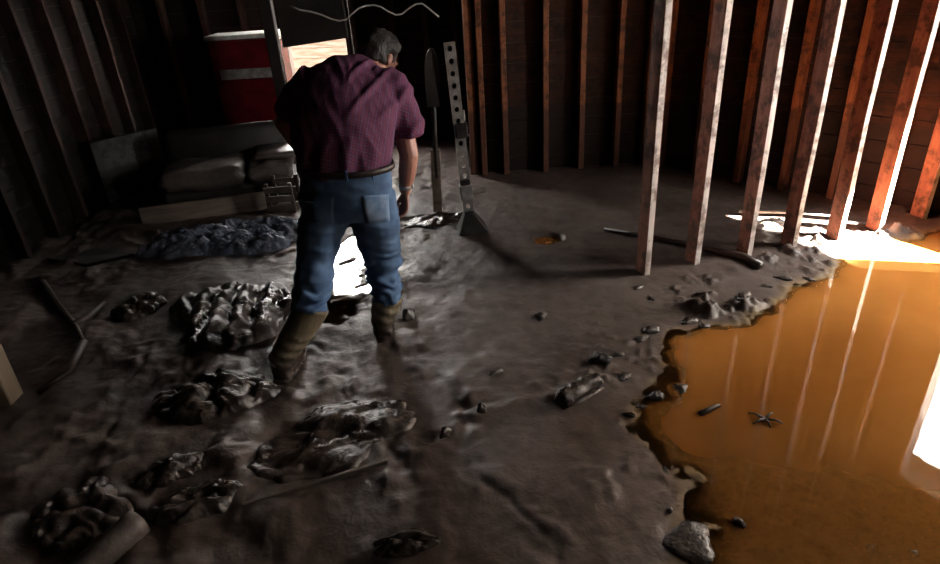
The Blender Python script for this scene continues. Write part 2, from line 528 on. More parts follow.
# free-standing stud partition
row = thing('stud_partition', (2.1, 3.64, 0), 'open row of bare wooden studs standing at the edge of the orange water', 'partition')
rdir = np.array([math.cos(math.radians(15.5)), math.sin(math.radians(15.5))])
FEET = [(642, 275), (692, 264), (743, 256), (788, 248), (833, 239), (874, 230), (917, 219)]
feet_w = []
for i, px in enumerate(FEET):
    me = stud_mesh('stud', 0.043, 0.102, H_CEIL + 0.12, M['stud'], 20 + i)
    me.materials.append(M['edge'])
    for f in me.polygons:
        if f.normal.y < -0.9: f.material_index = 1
    q = fl(*px); feet_w.append(q)
    o = bpy.data.objects.new('stud', me); COL.objects.link(o); o.parent = row
    o.location = (q[0] - 2.1, q[1] - 3.64, -0.14); o.rotation_euler = (0, 0, math.radians(15.5))
a = feet_w[0]; b = feet_w[-1]
MB().bar((a[0] - 0.1, a[1] - 0.03, H_CEIL - 0.02), (b[0] + 0.15, b[1] + 0.04, H_CEIL - 0.02), 0.115, 0.045).build('top_plate', M['stud'], row)

# ------------------------------------------------------------------ windows
def window_frame(name, c, d, n, w, h, nmun=(1, 1), mat=None, label=None):
    """jamb frame with sashes; c centre (x,y,z)"""
    root = tag(bpy.data.objects.new(name, None), label, None, None, 'structure'); COL.objects.link(root); root.location = tuple(c)
    ax = ((d[0], d[1], 0), (n[0], n[1], 0), (0, 0, 1)); D = np.array([d[0], d[1], 0]); Z = np.array([0, 0, 1.0]); c = np.array(c)
    mb = MB(); t = 0.045
    for s in (-1, 1):
        mb.box(c + D * s * (w / 2 - t / 2), (t / 2, 0.07, h / 2), ax)
        mb.box(c + Z * s * (h / 2 - t / 2), (w / 2, 0.07, t / 2), ax)
    mb.build('window_frame', mat, root, 0.004)
    for i in range(1, nmun[1]):
        MB().box(c + Z * (-h / 2 + h * i / nmun[1]), (w / 2 - t, 0.02, 0.018), ax).build('rail', mat, root, 0.003)
    for i in range(1, nmun[0]):
        MB().box(c + D * (-w / 2 + w * i / nmun[0]), (0.014, 0.018, h / 2 - t), ax).build('mullion', mat, root, 0.003)
    return root


_w, p0, d, n, L = wrn
c = p0 + d * (WIN_R[0] + WIN_R[1]) / 2 + n * 0.05
tag(MB().box((BX + 0.01, 5.60, 1.3), (0.035, 0.06, 1.4)).build('trim_2', M['wallstud'], None, 0.004), kind='structure')
window_frame('window_1', (c[0], c[1], (WIN_R[2] + WIN_R[3]) / 2), d, n, WIN_R[1] - WIN_R[0], WIN_R[3] - WIN_R[2], (1, 1), M['frame'])
window_frame('window_2', ((X0 + X1) / 2, YB2 + 0.03, (WIN_B[2] + WIN_B[3]) / 2), (1, 0), (0, 1), X1 - X0, WIN_B[3] - WIN_B[2], (1, 1), M['darkwood'])
# unseen eave outside the right-hand window, its reach set to trim the sun patch
_w, p0, d, n, L = wrn
c = p0 + d * L / 2 + n * 0.40
tag(MB().box((c[0], c[1], 2.55), (L / 2 + 0.3, 0.29, 0.05), ((d[0], d[1], 0), (n[0], n[1], 0), (0, 0, 1))).build('trim_1', M['shell']), kind='structure')

# ------------------------------------------------------------------ mud floor and water
POOL = np.array([(0.60, -0.2), (0.66, 1.30), (0.78, 1.42), (0.77, 1.69), (0.70, 1.98), (0.84, 2.23), (0.92, 2.55), (1.17, 2.71), (1.61, 2.87),
                 (1.87, 3.06), (2.16, 3.28), (2.75, 3.62), (3.1, 3.70), (3.44, 3.74), (4.44, 1.95), (4.44, -0.2)])


def poly_sd(x, y, P):
    """signed distance, positive inside"""
    dmin = np.full(x.shape, 1e9); ins = np.zeros(x.shape, bool); n = len(P)
    for i in range(n):
        a = P[i]; b = P[(i + 1) % n]; ab = b - a
        t = np.clip(((x - a[0]) * ab[0] + (y - a[1]) * ab[1]) / ab.dot(ab), 0, 1)
        dmin = np.minimum(dmin, np.hypot(x - a[0] - t * ab[0], y - a[1] - t * ab[1]))
        cr = ((a[1] > y) != (b[1] > y)) & (x < (b[0] - a[0]) * (y - a[1]) / (b[1] - a[1] + 1e-12) + a[0])
        ins ^= cr
    return np.where(ins, dmin, -dmin)


PUD = [(fl(352, 268), 0.22, 0.72, 0.012), (fl(415, 222), 0.42, 0.10, 0.012), (fl(548, 241), 0.10, 0.10, 0.035)]          # shallow hollows that hold clear water
CREASES = [[(395, 330), (440, 380), (465, 410), (470, 470), (560, 560)], [(300, 330), (360, 400), (400, 450), (410, 500)],
           [(150, 350), (120, 400), (108, 450)], [(330, 380), (385, 440), (400, 480)], [(470, 410), (540, 395)]]


def mud_h(x, y):
    sd = poly_sd(x, y, POOL) + 0.10 * fbm(x * 2.6, y * 2.6, 4, 11)
    land = sstep(0.05, -0.35, sd); left = sstep(0.5, -0.9, x)
    z = 0.018 + 0.020 * fbm(x * 0.9, y * 0.9, 3, 3) * (0.5 + left)
    z = z + (0.010 + 0.022 * left) * np.maximum(0, fbm(x * 2.7, y * 2.7, 4, 5) + 0.1) * land
    # rucked, trodden mud on the left and a rim of lumps along the water
    z = z + 0.020 * left * sstep(0.55, 0.95, ridged(x * 2.1 + 0.3 * fbm(x, y, 2, 8), y * 2.1, 3, 21)) * sstep(-0.35, 0.35, fbm(x * 0.8, y * 0.8, 2, 31))
    z = z * (0.35 + 0.65 * sstep(-0.02, -0.5, sd))
    rim = np.exp(-((sd + 0.12) / 0.13) ** 2)
    rim2 = np.exp(-((sd + 0.20) / 0.20) ** 2)
    z = z + rim2 * 0.075 * np.maximum(0, fbm(x * 6, y * 6, 4, 41, 0.6) - 0.10) * sstep(-0.5, 0.2, fbm(x * 1.7, y * 1.7, 2, 43)) * (0.35 + 0.65 * sstep(2.0, 2.6, y))
    z = z + 0.0035 * fbm(x * 11, y * 11, 3, 51) * land + rim2 * 0.016 * np.maximum(0, fbm(x * 20, y * 20, 3, 47) - 0.05) * sstep(-0.2, 0.3, fbm(x * 2.3, y * 2.3, 2, 48)) * sstep(2.0, 2.5, y)
    # pool bed
    z = np.where(sd > 0, z - (0.012 + 0.045 * sstep(1.65, 3.1, y + 0.25 * x + 0.15 * fbm(x * 2, y * 2, 3, 44))) * sstep(-0.06, 0.12, sd) - 0.04 * sstep(0.3, 1.0, sd) * sstep(1.2, 3.0, y), z) - 0.010 * sstep(-0.2, 0.06, sd)
    for (c, ra, rb, dpt) in PUD:
        q = ((x - c[0]) / ra) ** 2 + ((y - c[1]) / rb) ** 2 + 0.35 * fbm(x * 5, y * 5, 3, 61)
        k = sstep(1.3, 0.7, q); z = z * (1 - k) + (-dpt + 0.024 * np.maximum(0, fbm(x * 8, y * 8, 2, 62) - 0.12)) * k
    for cr in CREASES:
        P = [fl(*p)[:2] for p in cr]; dm = np.full(x.shape, 9.0)
        xx = x + 0.03 * fbm(x * 5, y * 5, 3, 71); yy = y + 0.03 * fbm(x * 5, y * 5, 3, 72)
        for a, b in zip(P[:-1], P[1:]):
            ab = b - a; t = np.clip(((xx - a[0]) * ab[0] + (yy - a[1]) * ab[1]) / ab.dot(ab), 0, 1)
            dm = np.minimum(dm, np.hypot(xx - a[0] - t * ab[0], yy - a[1] - t * ab[1]))
        z = z - 0.008 * np.exp(-(dm / 0.014) ** 2) * (0.6 + fbm(x * 4, y * 4, 2, 74)) + 0.012 * np.exp(-((dm - 0.045) / 0.03) ** 2) * (0.2 + fbm(x * 9, y * 9, 2, 73))
    return z, sd


def mud_z(x, y):
    z, _ = mud_h(np.array([float(x)]), np.array([float(y)]))
    return float(z[0])


gx = np.concatenate([np.arange(-3.6, 3.4, 0.0125), np.arange(3.4, 4.7, 0.04)])
gy = np.concatenate([np.arange(-1.7, 0.9, 0.05), np.arange(0.9, 4.2, 0.0115), np.arange(4.2, 7.2, 0.02)])
GX, GY = np.meshgrid(gx, gy)
GZ, GSD = mud_h(GX, GY)
floor = gridmesh('floor', np.stack([GX.ravel(), GY.ravel(), GZ.ravel()], -1), len(gx), len(gy), M['mud'])
tag(floor, kind='structure')
silt = sstep(-0.10, 0.02, GSD).ravel() * 0.88
at_ = floor.data.attributes.new('silt', 'FLOAT', 'POINT'); at_.data.foreach_set('value', silt.astype(np.float32))

# murky water: opacity grows with the depth stored on its vertices
m, nt, b = newmat('murky_water'); nt.nodes.remove(b); out = nt.nodes['Material Output']; p = pos(nt)
att = nt.nodes.new('ShaderNodeAttribute'); att.attribute_name = 'depth'
df = nt.nodes.new('ShaderNodeBsdfDiffuse'); tr = nt.nodes.new('ShaderNodeBsdfTransparent'); gl = nt.nodes.new('ShaderNodeBsdfGlossy'); gl.inputs['Roughness'].default_value = 0.015
n1 = noise(nt, p, 1.6, 4, 0.6, 0.5)
nt.links.new(ramp(nt, n1, [(0.3, (0.46, 0.175, 0.034)), (0.7, (0.54, 0.222, 0.052))]), df.inputs[0])
tr.inputs[0].default_value = (0.96, 0.86, 0.66, 1)
op = math_(nt, 'SUBTRACT', 1.0, math_(nt, 'POWER', 2.718, math_(nt, 'MULTIPLY', att.outputs['Fac'], -32.0)))
mx = nt.nodes.new('ShaderNodeMixShader'); nt.links.new(op, mx.inputs[0]); nt.links.new(tr.outputs[0], mx.inputs[1]); nt.links.new(df.outputs[0], mx.inputs[2])
fr = nt.nodes.new('ShaderNodeFresnel'); fr.inputs[0].default_value = 1.33
mx2 = nt.nodes.new('ShaderNodeMixShader'); nt.links.new(fr.outputs[0], mx2.inputs[0]); nt.links.new(mx.outputs[0], mx2.inputs[1]); nt.links.new(gl.outputs[0], mx2.inputs[2])
bp = nt.nodes.new('ShaderNodeBump'); bp.inputs['Strength'].default_value = 0.03; bp.inputs['Distance'].default_value = 0.01
nt.links.new(noise(nt, p, 5, 2), bp.inputs['Height']); nt.links.new(bp.outputs[0], gl.inputs['Normal'])
nt.links.new(mx2.outputs[0], out.inputs[0]); M['water'] = m


def water_sheet(name, x0, x1, y0, y1, step, zw, label, test, murk=1.0):
    xs = np.arange(x0, x1, step); ys = np.arange(y0, y1, step); X, Y = np.meshgrid(xs, ys); Z, SD = mud_h(X, Y)
    dep = np.clip(zw - Z, 0, 0.3) * murk; wet = (Z < zw + 0.006) & test(X, Y, SD)
    keep = wet[:-1, :-1] | wet[1:, :-1] | wet[:-1, 1:] | wet[1:, 1:]
    o = gridmesh(name, np.stack([X.ravel(), Y.ravel(), np.full(X.size, zw)], -1), len(xs), len(ys), M['water'], keep=keep)
    a = o.data.attributes.new('depth', 'FLOAT', 'POINT'); a.data.foreach_set('value', dep.ravel().astype(np.float32))
    bm = bmesh.new(); bm.from_mesh(o.data); bmesh.ops.delete(bm, geom=[v for v in bm.verts if not v.link_faces], context='VERTS'); bm.to_mesh(o.data); bm.free()
    return tag(o, label, 'water')


water_sheet('water_pool', 0.4, 4.4, -0.2, 4.0, 0.03, 0.0, 'still orange murky floodwater pooled below the stud partition', lambda X, Y, S: (S > -0.25) & ((X - 3.42) * 0.89 + (Y - 3.86) * 0.456 < -0.03))
water_sheet('puddle', PUD[0][0][0] - 0.5, PUD[0][0][0] + 0.5, PUD[0][0][1] - 0.9, PUD[0][0][1] + 0.9, 0.02, -0.004, 'shiny puddle mirroring the rear window between the man\'s legs',
            lambda X, Y, S: ((X - PUD[0][0][0]) / .36) ** 2 + ((Y - PUD[0][0][1]) / .9) ** 2 < 1, 0.03)
water_sheet('orange_puddle', PUD[2][0][0] - 0.3, PUD[2][0][0] + 0.3, PUD[2][0][1] - 0.3, PUD[2][0][1] + 0.3, 0.02, -0.008, 'small orange puddle in the mud right of the steel jack',
            lambda X, Y, S: ((X - PUD[2][0][0]) / .22) ** 2 + ((Y - PUD[2][0][1]) / .2) ** 2 < 1, 1.0)

# ------------------------------------------------------------------ the man
_dg = None


def remesh_obj(name, mb, voxel, mat, parent, smooth_it=6, fac=0.5, disp=None, attr=None):
    """fuse overlapping closed lofts into one continuous skin"""
    off = np.array(parent_loc(parent))
    me = bpy.data.meshes.new(name + '_src'); me.from_pydata(mb.V, [], mb.F); me.update()
    bm = bmesh.new(); bm.from_mesh(me); bmesh.ops.recalc_face_normals(bm, faces=bm.faces[:]); bm.to_mesh(me); bm.free()
    t = bpy.data.objects.new(name + '_src', me); COL.objects.link(t)
    r = t.modifiers.new('r', 'REMESH'); r.mode = 'VOXEL'; r.voxel_size = voxel; r.adaptivity = 0
    if smooth_it:
        sm = t.modifiers.new('s', 'SMOOTH'); sm.factor = fac; sm.iterations = smooth_it
    dg = bpy.context.evaluated_depsgraph_get(); dg.update()
    ev = t.evaluated_get(dg); out = bpy.data.meshes.new_from_object(ev)
    bpy.data.objects.remove(t); bpy.data.meshes.remove(me)
    n = len(out.vertices); co = np.zeros(n * 3, np.float32); out.vertices.foreach_get('co', co); co = co.reshape(-1, 3).astype(float)
    no = np.zeros(n * 3, np.float32); out.vertices.foreach_get('normal', no); no = no.reshape(-1, 3).astype(float)
    if disp is not None:
        co = co + no * disp(co, no)[:, None]
    if attr is not None:
        for k, vals in attr(co).items():
            a = out.attributes.new(k, 'FLOAT', 'POINT'); a.data.foreach_set('value', np.asarray(vals, np.float32))
    out.vertices.foreach_set('co', (co - off).astype(np.float32).ravel()); out.update()
    out.name = name; out.materials.clear()
    return link(name, out, mat, parent, True)


M['skin'] = simple('skin', (0.40, 0.19, 0.135), (0.31, 0.135, 0.095), 25, 0.5, bs=0.1, bscale=120)
M['hair'] = simple('grey_hair', (0.062, 0.055, 0.050), (0.010, 0.008, 0.007), 24, 0.5, bs=0.9, bscale=120, st=(1, 1, 0.35))
M['belt'] = simple('leather_belt', (0.025, 0.015, 0.012), None, 20, 0.45)
M['steel'] = simple('dull_steel', (0.42, 0.41, 0.40), (0.22, 0.21, 0.20), 18, 0.35, 0.55, metal=0.25)
# plaid shirt: cross stripes on surface coordinates stored with the cloth
m, nt, b = newmat('plaid_shirt')
def attr_(nt, k):
    a = nt.nodes.new('ShaderNodeAttribute'); a.attribute_name = k; return a.outputs['Fac']
def stripe(nt, v, freq, lo, hi):
    s_ = math_(nt, 'SINE', math_(nt, 'MULTIPLY', v, freq * 2 * PI)); return ramp(nt, math_(nt, 'ADD', math_(nt, 'MULTIPLY', s_, 0.5), 0.5), [(lo, 0.0), (hi, 1.0)])
u_, v_ = attr_(nt, 'pu'), attr_(nt, 'pv')
c_ = mixc(nt, math_(nt, 'MULTIPLY', stripe(nt, u_, 36, 0.45, 0.6), 0.5), (0.120, 0.030, 0.062), (0.035, 0.014, 0.042))
c_ = mixc(nt, math_(nt, 'MULTIPLY', stripe(nt, v_, 36, 0.45, 0.6), 0.5), c_, (0.035, 0.014, 0.035))
c_ = mixc(nt, math_(nt, 'MULTIPLY', stripe(nt, u_, 36, 0.93, 0.99), 0.30), c_, (0.26, 0.14, 0.24))
c_ = mixc(nt, math_(nt, 'MULTIPLY', stripe(nt, v_, 36, 0.93, 0.99), 0.30), c_, (0.26, 0.14, 0.24))
nt.links.new(c_, b.inputs['Base Color']); b.inputs['Roughness'].default_value = 0.85; b.inputs['Specular IOR Level'].default_value = 0.2
M['shirt'] = m
M['jeans'] = simple('blue_denim', (0.095, 0.160, 0.270), (0.042, 0.080, 0.155), 9, 0.85, bs=0.15, bscale=200, spec=0.2)
M['denim_fade'] = simple('faded_denim', (0.24, 0.32, 0.43), (0.10, 0.17, 0.28), 14, 0.85, bs=0.15, bscale=200, spec=0.2)
# rubber boots, mud coated towards the sole
m, nt, b = newmat('olive_rubber'); p = pos(nt); sp = nt.nodes.new('ShaderNodeSeparateXYZ'); nt.links.new(p, sp.inputs[0])
zz = math_(nt, 'ADD', sp.outputs[2], math_(nt, 'MULTIPLY', noise(nt, p, 14, 4), 0.10))
f_ = ramp(nt, zz, [(0.16, 1.0), (0.24, 0.0)])
nt.links.new(mixc(nt, f_, (0.135, 0.105, 0.062), (0.045, 0.031, 0.025)), b.inputs['Base Color']); nt.links.new(ramp(nt, f_, [(0.0, 0.5), (1.0, 0.25)]), b.inputs['Roughness'])
bump(nt, b, noise(nt, p, 40, 4), 0.2, 0.01); M['boot'] = m

MANX, MANY = -0.62, 2.70
man = thing('person', (MANX, MANY, 0.0), 'man in plaid shirt, jeans and rubber boots bending forward in the mud, seen from behind', 'person')
LEAN = np.array([0.06, 0.66, 0.75])
LAT = np.array([0.97, 0.0, -0.20]); LAT /= np.linalg.norm(LAT)
hipL, hipR = at(324, 200, 2.76), at(371, 202, 2.80)
kneeL, kneeR = at(316, 262, 2.71), at(383, 262, 2.86)
hemL, hemR = at(310, 312, 2.59), at(387, 300, 2.84)
footL = np.array([-0.925, 2.50, 0.02]); footR = np.array([-0.468, 2.80, 0.02])
pel = at(347, 196, 2.78)
spine = [at(346, 192, 2.775), at(345, 168, 2.79), at(343, 138, 2.87), at(344, 111, 2.97), at(350, 90, 3.07), at(357, 78, 3.15), at(366, 69, 3.21)]
shR, shL = at(394, 90, 3.10), at(312, 82, 3.06)
slR, slL = at(406, 138, 3.06), at(288, 116, 3.10)
elR, elL = at(409, 156, 3.04), at(284, 123, 3.12)
wrR, wrL = at(405, 192, 3.06), at(312, 162, 3.28)
neck0, headc = at(369, 73, 3.22), at(379, 60, 3.33)

# --- body (one skin)
mb = MB()
mb.loft([pel] + spine, [0.15, 0.165, 0.165, 0.18, 0.20, 0.19, 0.13, 0.075], [0.10, 0.11, 0.11, 0.115, 0.12, 0.11, 0.09, 0.07], LAT, 16)
mb.loft([neck0 - LEAN * 0.06, neck0, (neck0 + headc) / 2, headc], [0.065, 0.062, 0.058, 0.055], None, LAT, 12)
for (h_, k_, e_, f0) in ((hipL, kneeL, hemL, footL), (hipR, kneeR, hemR, footR)):
    mb.loft([h_ + np.array([0, 0, 0.06]), h_, (h_ + k_) / 2, k_, e_, f0 + np.array([0, 0, 0.08])], [0.07, 0.085, 0.078, 0.06, 0.052, 0.04], None, (1, 0, 0), 12)
    mb.ball(f0 + np.array([0.0, 0.07, 0.05]), (0.038, 0.11, 0.035))
mb.loft([shR - LAT * 0.05, shR, (shR + elR) / 2, elR, elR * 0.6 + wrR * 0.4, wrR], [0.06, 0.062, 0.056, 0.048, 0.046, 0.030], [0.06, 0.062, 0.056, 0.050, 0.048, 0.034], (1, 0, 0), 12)
mb.loft([shL + LAT * 0.05, shL, (shL + elL) / 2, elL, elL * 0.6 + wrL * 0.4, wrL], [0.06, 0.062, 0.056, 0.050, 0.046, 0.030], None, (1, 0, 0), 12)


def hand(mb, w, d, pn, th, curl):
    """w wrist, d pointing direction, pn palm normal, th thumb side"""
    d = d / np.linalg.norm(d); th = th - th.dot(d) * d; th /= np.linalg.norm(th); pn = np.cross(d, th) * (1 if np.dot(np.cross(d, th), pn) > 0 else -1)
    mb.loft([w - d * 0.02, w + d * 0.02, w + d * 0.06, w + d * 0.095], [0.028, 0.034, 0.042, 0.040], [0.022, 0.018, 0.016, 0.013], th, 12)
    for i, (o_, ln) in enumerate(((0.032, 0.074), (0.011, 0.082), (-0.011, 0.076), (-0.031, 0.060))):
        p_ = w + d * 0.085 + th * o_; pts = [p_]; a_ = 0.15
        for seg in (0.45, 0.32, 0.23):
            a_ += curl; q = d * math.cos(a_) + pn * math.sin(a_); p_ = p_ + q * ln * seg; pts.append(p_)
        mb.loft(pts, [0.0095, 0.0092, 0.0086, 0.0072], None, th, 8); mb.ball(pts[-1], 0.0074, None, 8, 5)
    t0 = w + d * 0.025 + th * 0.028; t1 = t0 + d * 0.035 + th * 0.024 + pn * 0.012; t2 = t1 + d * 0.032 + pn * 0.014; t3 = t2 + d * 0.022 - th * 0.006 + pn * 0.008
    mb.loft([t0, t1, t2, t3], [0.014, 0.012, 0.0105, 0.0085], None, pn, 8); mb.ball(t3, 0.0088, None, 8, 5)


hand(mb, wrR, np.array([-0.10, 0.10, -1.0]), np.array([-1.0, 0.2, 0.1]), np.array([-0.35, 0.9, 0.0]), 0.42)
hand(mb, wrL, np.array([0.7, 0.5, -0.5]), np.array([0.2, -0.5, -0.8]), np.array([0.5, 0.3, 0.8]), 0.55)
# head: looks down and to the right
fwd = np.array([0.48, 0.58, -0.66]); fwd /= np.linalg.norm(fwd)
upv = np.array([0.25, 0.45, 0.85]); upv = upv - upv.dot(fwd) * fwd; upv /= np.linalg.norm(upv)
sid = np.cross(fwd, upv); HA = (sid, fwd, upv)


def hp(x, y, z):
    return headc + sid * x + fwd * y + upv * z


mb.ball(hp(0, -0.005, 0.02), (0.078, 0.098, 0.100), HA, 18, 12)      # skull
mb.ball(hp(0, 0.035, -0.045), (0.062, 0.066, 0.072), HA, 16, 10)      # face and jaw
mb.ball(hp(0, 0.075, -0.092), (0.028, 0.024, 0.020), HA, 10, 7)      # chin
mb.loft([hp(0, 0.090, 0.022), hp(0, 0.104, -0.005), hp(0, 0.118, -0.026), hp(0, 0.098, -0.036)], [0.008, 0.010, 0.014, 0.012], None, sid, 10)   # nose
mb.ball(hp(0, 0.088, 0.034), (0.050, 0.014, 0.010), HA, 12, 6)       # brow
for s_ in (-1, 1):
    mb.ball(hp(0.040 * s_, 0.076, -0.024), (0.022, 0.018, 0.016), HA, 10, 6)   # cheekbone
    mb.ball(hp(0.030 * s_, 0.086, 0.014), (0.011, 0.008, 0.007), HA, 8, 6)     # eye
    mb.ball(hp(0.082 * s_, -0.008, -0.008), (0.010, 0.020, 0.033), HA, 10, 7)  # ear
mb.ball(hp(0, 0.098, -0.056), (0.024, 0.008, 0.006), HA, 10, 5); mb.ball(hp(0, 0.096, -0.068), (0.021, 0.008, 0.006), HA, 10, 5)   # lips
body = remesh_obj('body', mb, 0.0055, M['skin'], man, 2)

# --- shirt
mb = MB()
LT = [LAT] * 7
mb.loft([at(347, 173, 2.785), at(345, 164, 2.79), at(343, 138, 2.87), at(344, 110, 2.97), at(350, 89, 3.07), at(357, 77, 3.15), at(368, 68, 3.21)],
        [0.212, 0.218, 0.236, 0.250, 0.240, 0.180, 0.085], [0.150, 0.152, 0.158, 0.148, 0.130, 0.100, 0.075], LAT, 28)
mb.loft([shR - LAT * 0.10 + LEAN * 0.0, shR - LAT * 0.02, (shR + slR) / 2, slR], [0.105, 0.105, 0.098, 0.094], [0.10, 0.10, 0.098, 0.095], (1, 0, 0), 18)
mb.loft([shL + LAT * 0.10, shL, (shL + slL) / 2, slL], [0.10, 0.098, 0.090, 0.082], None, (1, 0, 0), 18)
mb.loft([neck0 - LEAN * 0.02, neck0 + LEAN * 0.028], [0.072, 0.066], [0.070, 0.064], LAT, 16)   # collar
S0, S1 = spine[1], spine[5]; AX = (S1 - S0) / np.linalg.norm(S1 - S0)
bk = np.cross(LAT, AX); bk = bk * (-1 if bk[1] > 0 else 1)


def shirt_uv(co):
    r = co - S0; return r @ LAT, r @ AX


def shirt_disp(co, no):
    u, v = shirt_uv(co)
    # pull folds fanning from the right hip and the middle of the back up to the shoulder
    ph = (u + 0.02) * 0.9 + (v - 0.55) * 0.38 * np.sign(u + 0.03) * -1
    w1 = np.exp(-((ph * 9) % 1.0 - 0.5) ** 2 / 0.02) * sstep(0.10, 0.30, v) * sstep(0.62, 0.50, v) * sstep(-0.12, 0.02, u)
    w2 = ridged(u * 7 + v * 3.5, v * 2.2 - u, 2, 7) - 0.55
    w3 = fbm(u * 22, v * 9, 2, 17)
    hemr = sstep(0.10, 0.0, v)
    return 0.013 * w1 + 0.011 * w2 + 0.002 * w3 + 0.006 * hemr * np.sin(u * 60)


shirt = remesh_obj('shirt', mb, 0.009, M['shirt'], man, 8, 0.5, shirt_disp, lambda co: {'pu': shirt_uv(co)[0] + 0.15 * np.abs(shirt_uv(co)[0]) * 0, 'pv': shirt_uv(co)[1]})
tag(shirt, 'purple plaid short-sleeved shirt')

# --- jeans
mb = MB()
mb.loft([at(346, 166, 2.785), at(346, 180, 2.78), at(347, 198, 2.775), at(348, 213, 2.78)], [0.205, 0.212, 0.215, 0.20], [0.140, 0.148, 0.152, 0.13], (1, 0, -0.03), 24)
mb.loft([hipL + np.array([0.0, 0, 0.04]), hipL + np.array([0.0, 0, -0.08]), (hipL + kneeL) / 2, kneeL, kneeL * 0.35 + hemL * 0.65, hemL],
        [0.118, 0.120, 0.108, 0.094, 0.090, 0.092], [0.135, 0.132, 0.112, 0.096, 0.092, 0.092], (1, 0, 0), 20)
mb.loft([hipR + np.array([0.0, 0, 0.04]), hipR + np.array([0.01, 0, -0.08]), (hipR + kneeR) / 2, kneeR, kneeR * 0.35 + hemR * 0.65, hemR],
        [0.118, 0.122, 0.112, 0.096, 0.090, 0.084], [0.135, 0.134, 0.114, 0.098, 0.092, 0.086], (1, 0, 0), 20)


def jean_disp(co, no):
    z = co[:, 2]; x = co[:, 0]
    low = sstep(0.62, 0.38, z)
    f1 = ridged(x * 3.2 + z * 1.2, z * 8.5 + x * 2.5, 2, 3) - 0.55
    f2 = np.sin(z * 95 + 9 * fbm(x * 6, z * 6, 2, 4)) * low
    seat = np.exp(-((z - 0.70) / 0.05) ** 2) * np.sin(z * 120 + x * 30)
    return 0.020 * f1 * (0.4 + low) + 0.007 * f2 + 0.003 * seat


jeans = remesh_obj('jeans', mb, 0.009, M['jeans'], man, 8, 0.5, jean_disp)
tag(jeans, 'worn blue jeans tucked over the boots')


def on_surface(o, px, Y, cols, rows, lift, name, mat, parent):
    """small sewn patch following a garment: rays from behind find the cloth"""
    dg = bpy.context.evaluated_depsgraph_get(); dg.update()
    V = []; base = Vector(parent_loc(o))
    (x0, y0), (x1, y1), (x2, y2), (x3, y3) = px
    for j in range(rows):
        for i in range(cols):
            s, t = i / (cols - 1), j / (rows - 1)
            x = (x0 * (1 - s) + x1 * s) * (1 - t) + (x3 * (1 - s) + x2 * s) * t; y = (y0 * (1 - s) + y1 * s) * (1 - t) + (y3 * (1 - s) + y2 * s) * t
            q = Vector(at(x, y, Y)); org = q + Vector((0, -1.0, 0.35)); dr = (q - org).normalized()
            ok, loc, nor, _ = o.ray_cast(org - base, dr)
            V.append(np.array(loc + base + nor * lift) if ok else np.array(q))
    mb = MB(); n_ = cols * rows; V2 = [v + np.array([0, 0.012, -0.003]) for v in V]
    F = []
    for j in range(rows - 1):
        for i in range(cols - 1):
            a = j * cols + i; F.append((a, a + 1, a + cols + 1, a + cols)); F.append((n_ + a + cols, n_ + a + cols + 1, n_ + a + 1, n_ + a))
    rim_ = [j for j in range(cols)] + [j * cols + cols - 1 for j in range(1, rows)] + [(rows - 1) * cols + i for i in range(cols - 2, -1, -1)] + [j * cols for j in range(rows - 2, 0, -1)]
    for k in range(len(rim_)):
        a, b_ = rim_[k], rim_[(k + 1) % len(rim_)]; F.append((b_, a, n_ + a, n_ + b_))
    mb.add(V + V2, F); return mb.build(name, mat, parent, 0, True)


tag(on_surface(jeans, ((362, 196), (386, 194), (388, 222), (366, 224)), 2.66, 7, 7, 0.004, 'back_pocket', M['denim_fade'], jeans), 'faded right back pocket')
on_surface(jeans, ((308, 196), (334, 197), (332, 224), (312, 222)), 2.62, 7, 7, 0.003, 'back_pocket', M['jeans'], jeans)
# belt
mb = MB()
cb = at(346, 166, 2.785); V = []; nb = 40
for i in range(nb):
    a = 2 * PI * i / nb
    for (rr, z_) in ((0.0, -0.014), (0.007, -0.014), (0.007, 0.014), (0.0, 0.014)):
        V.append(cb + np.array([(0.217 + rr) * math.cos(a), (0.150 + rr) * math.sin(a), z_ - 0.03 * 0.217 * math.cos(a)]))
F = []
for i in range(nb):
    for j in range(4):
        F.append((i * 4 + j, ((i + 1) % nb) * 4 + j, ((i + 1) % nb) * 4 + (j + 1) % 4, i * 4 + (j + 1) % 4))
mb.add(V, F).build('belt', M['belt'], man, 0, True)
for bx_, by_ in ((322, 172), (346, 172), (372, 172)):
    q = at(bx_, by_ + 4.5, 2.625 + 0.25 * ((bx_ - 346) / 60) ** 2); MB().box(q + np.array([0, 0.008, 0]), (0.006, 0.006, 0.024)).build('belt_loop', M['jeans'], jeans, 0.002)

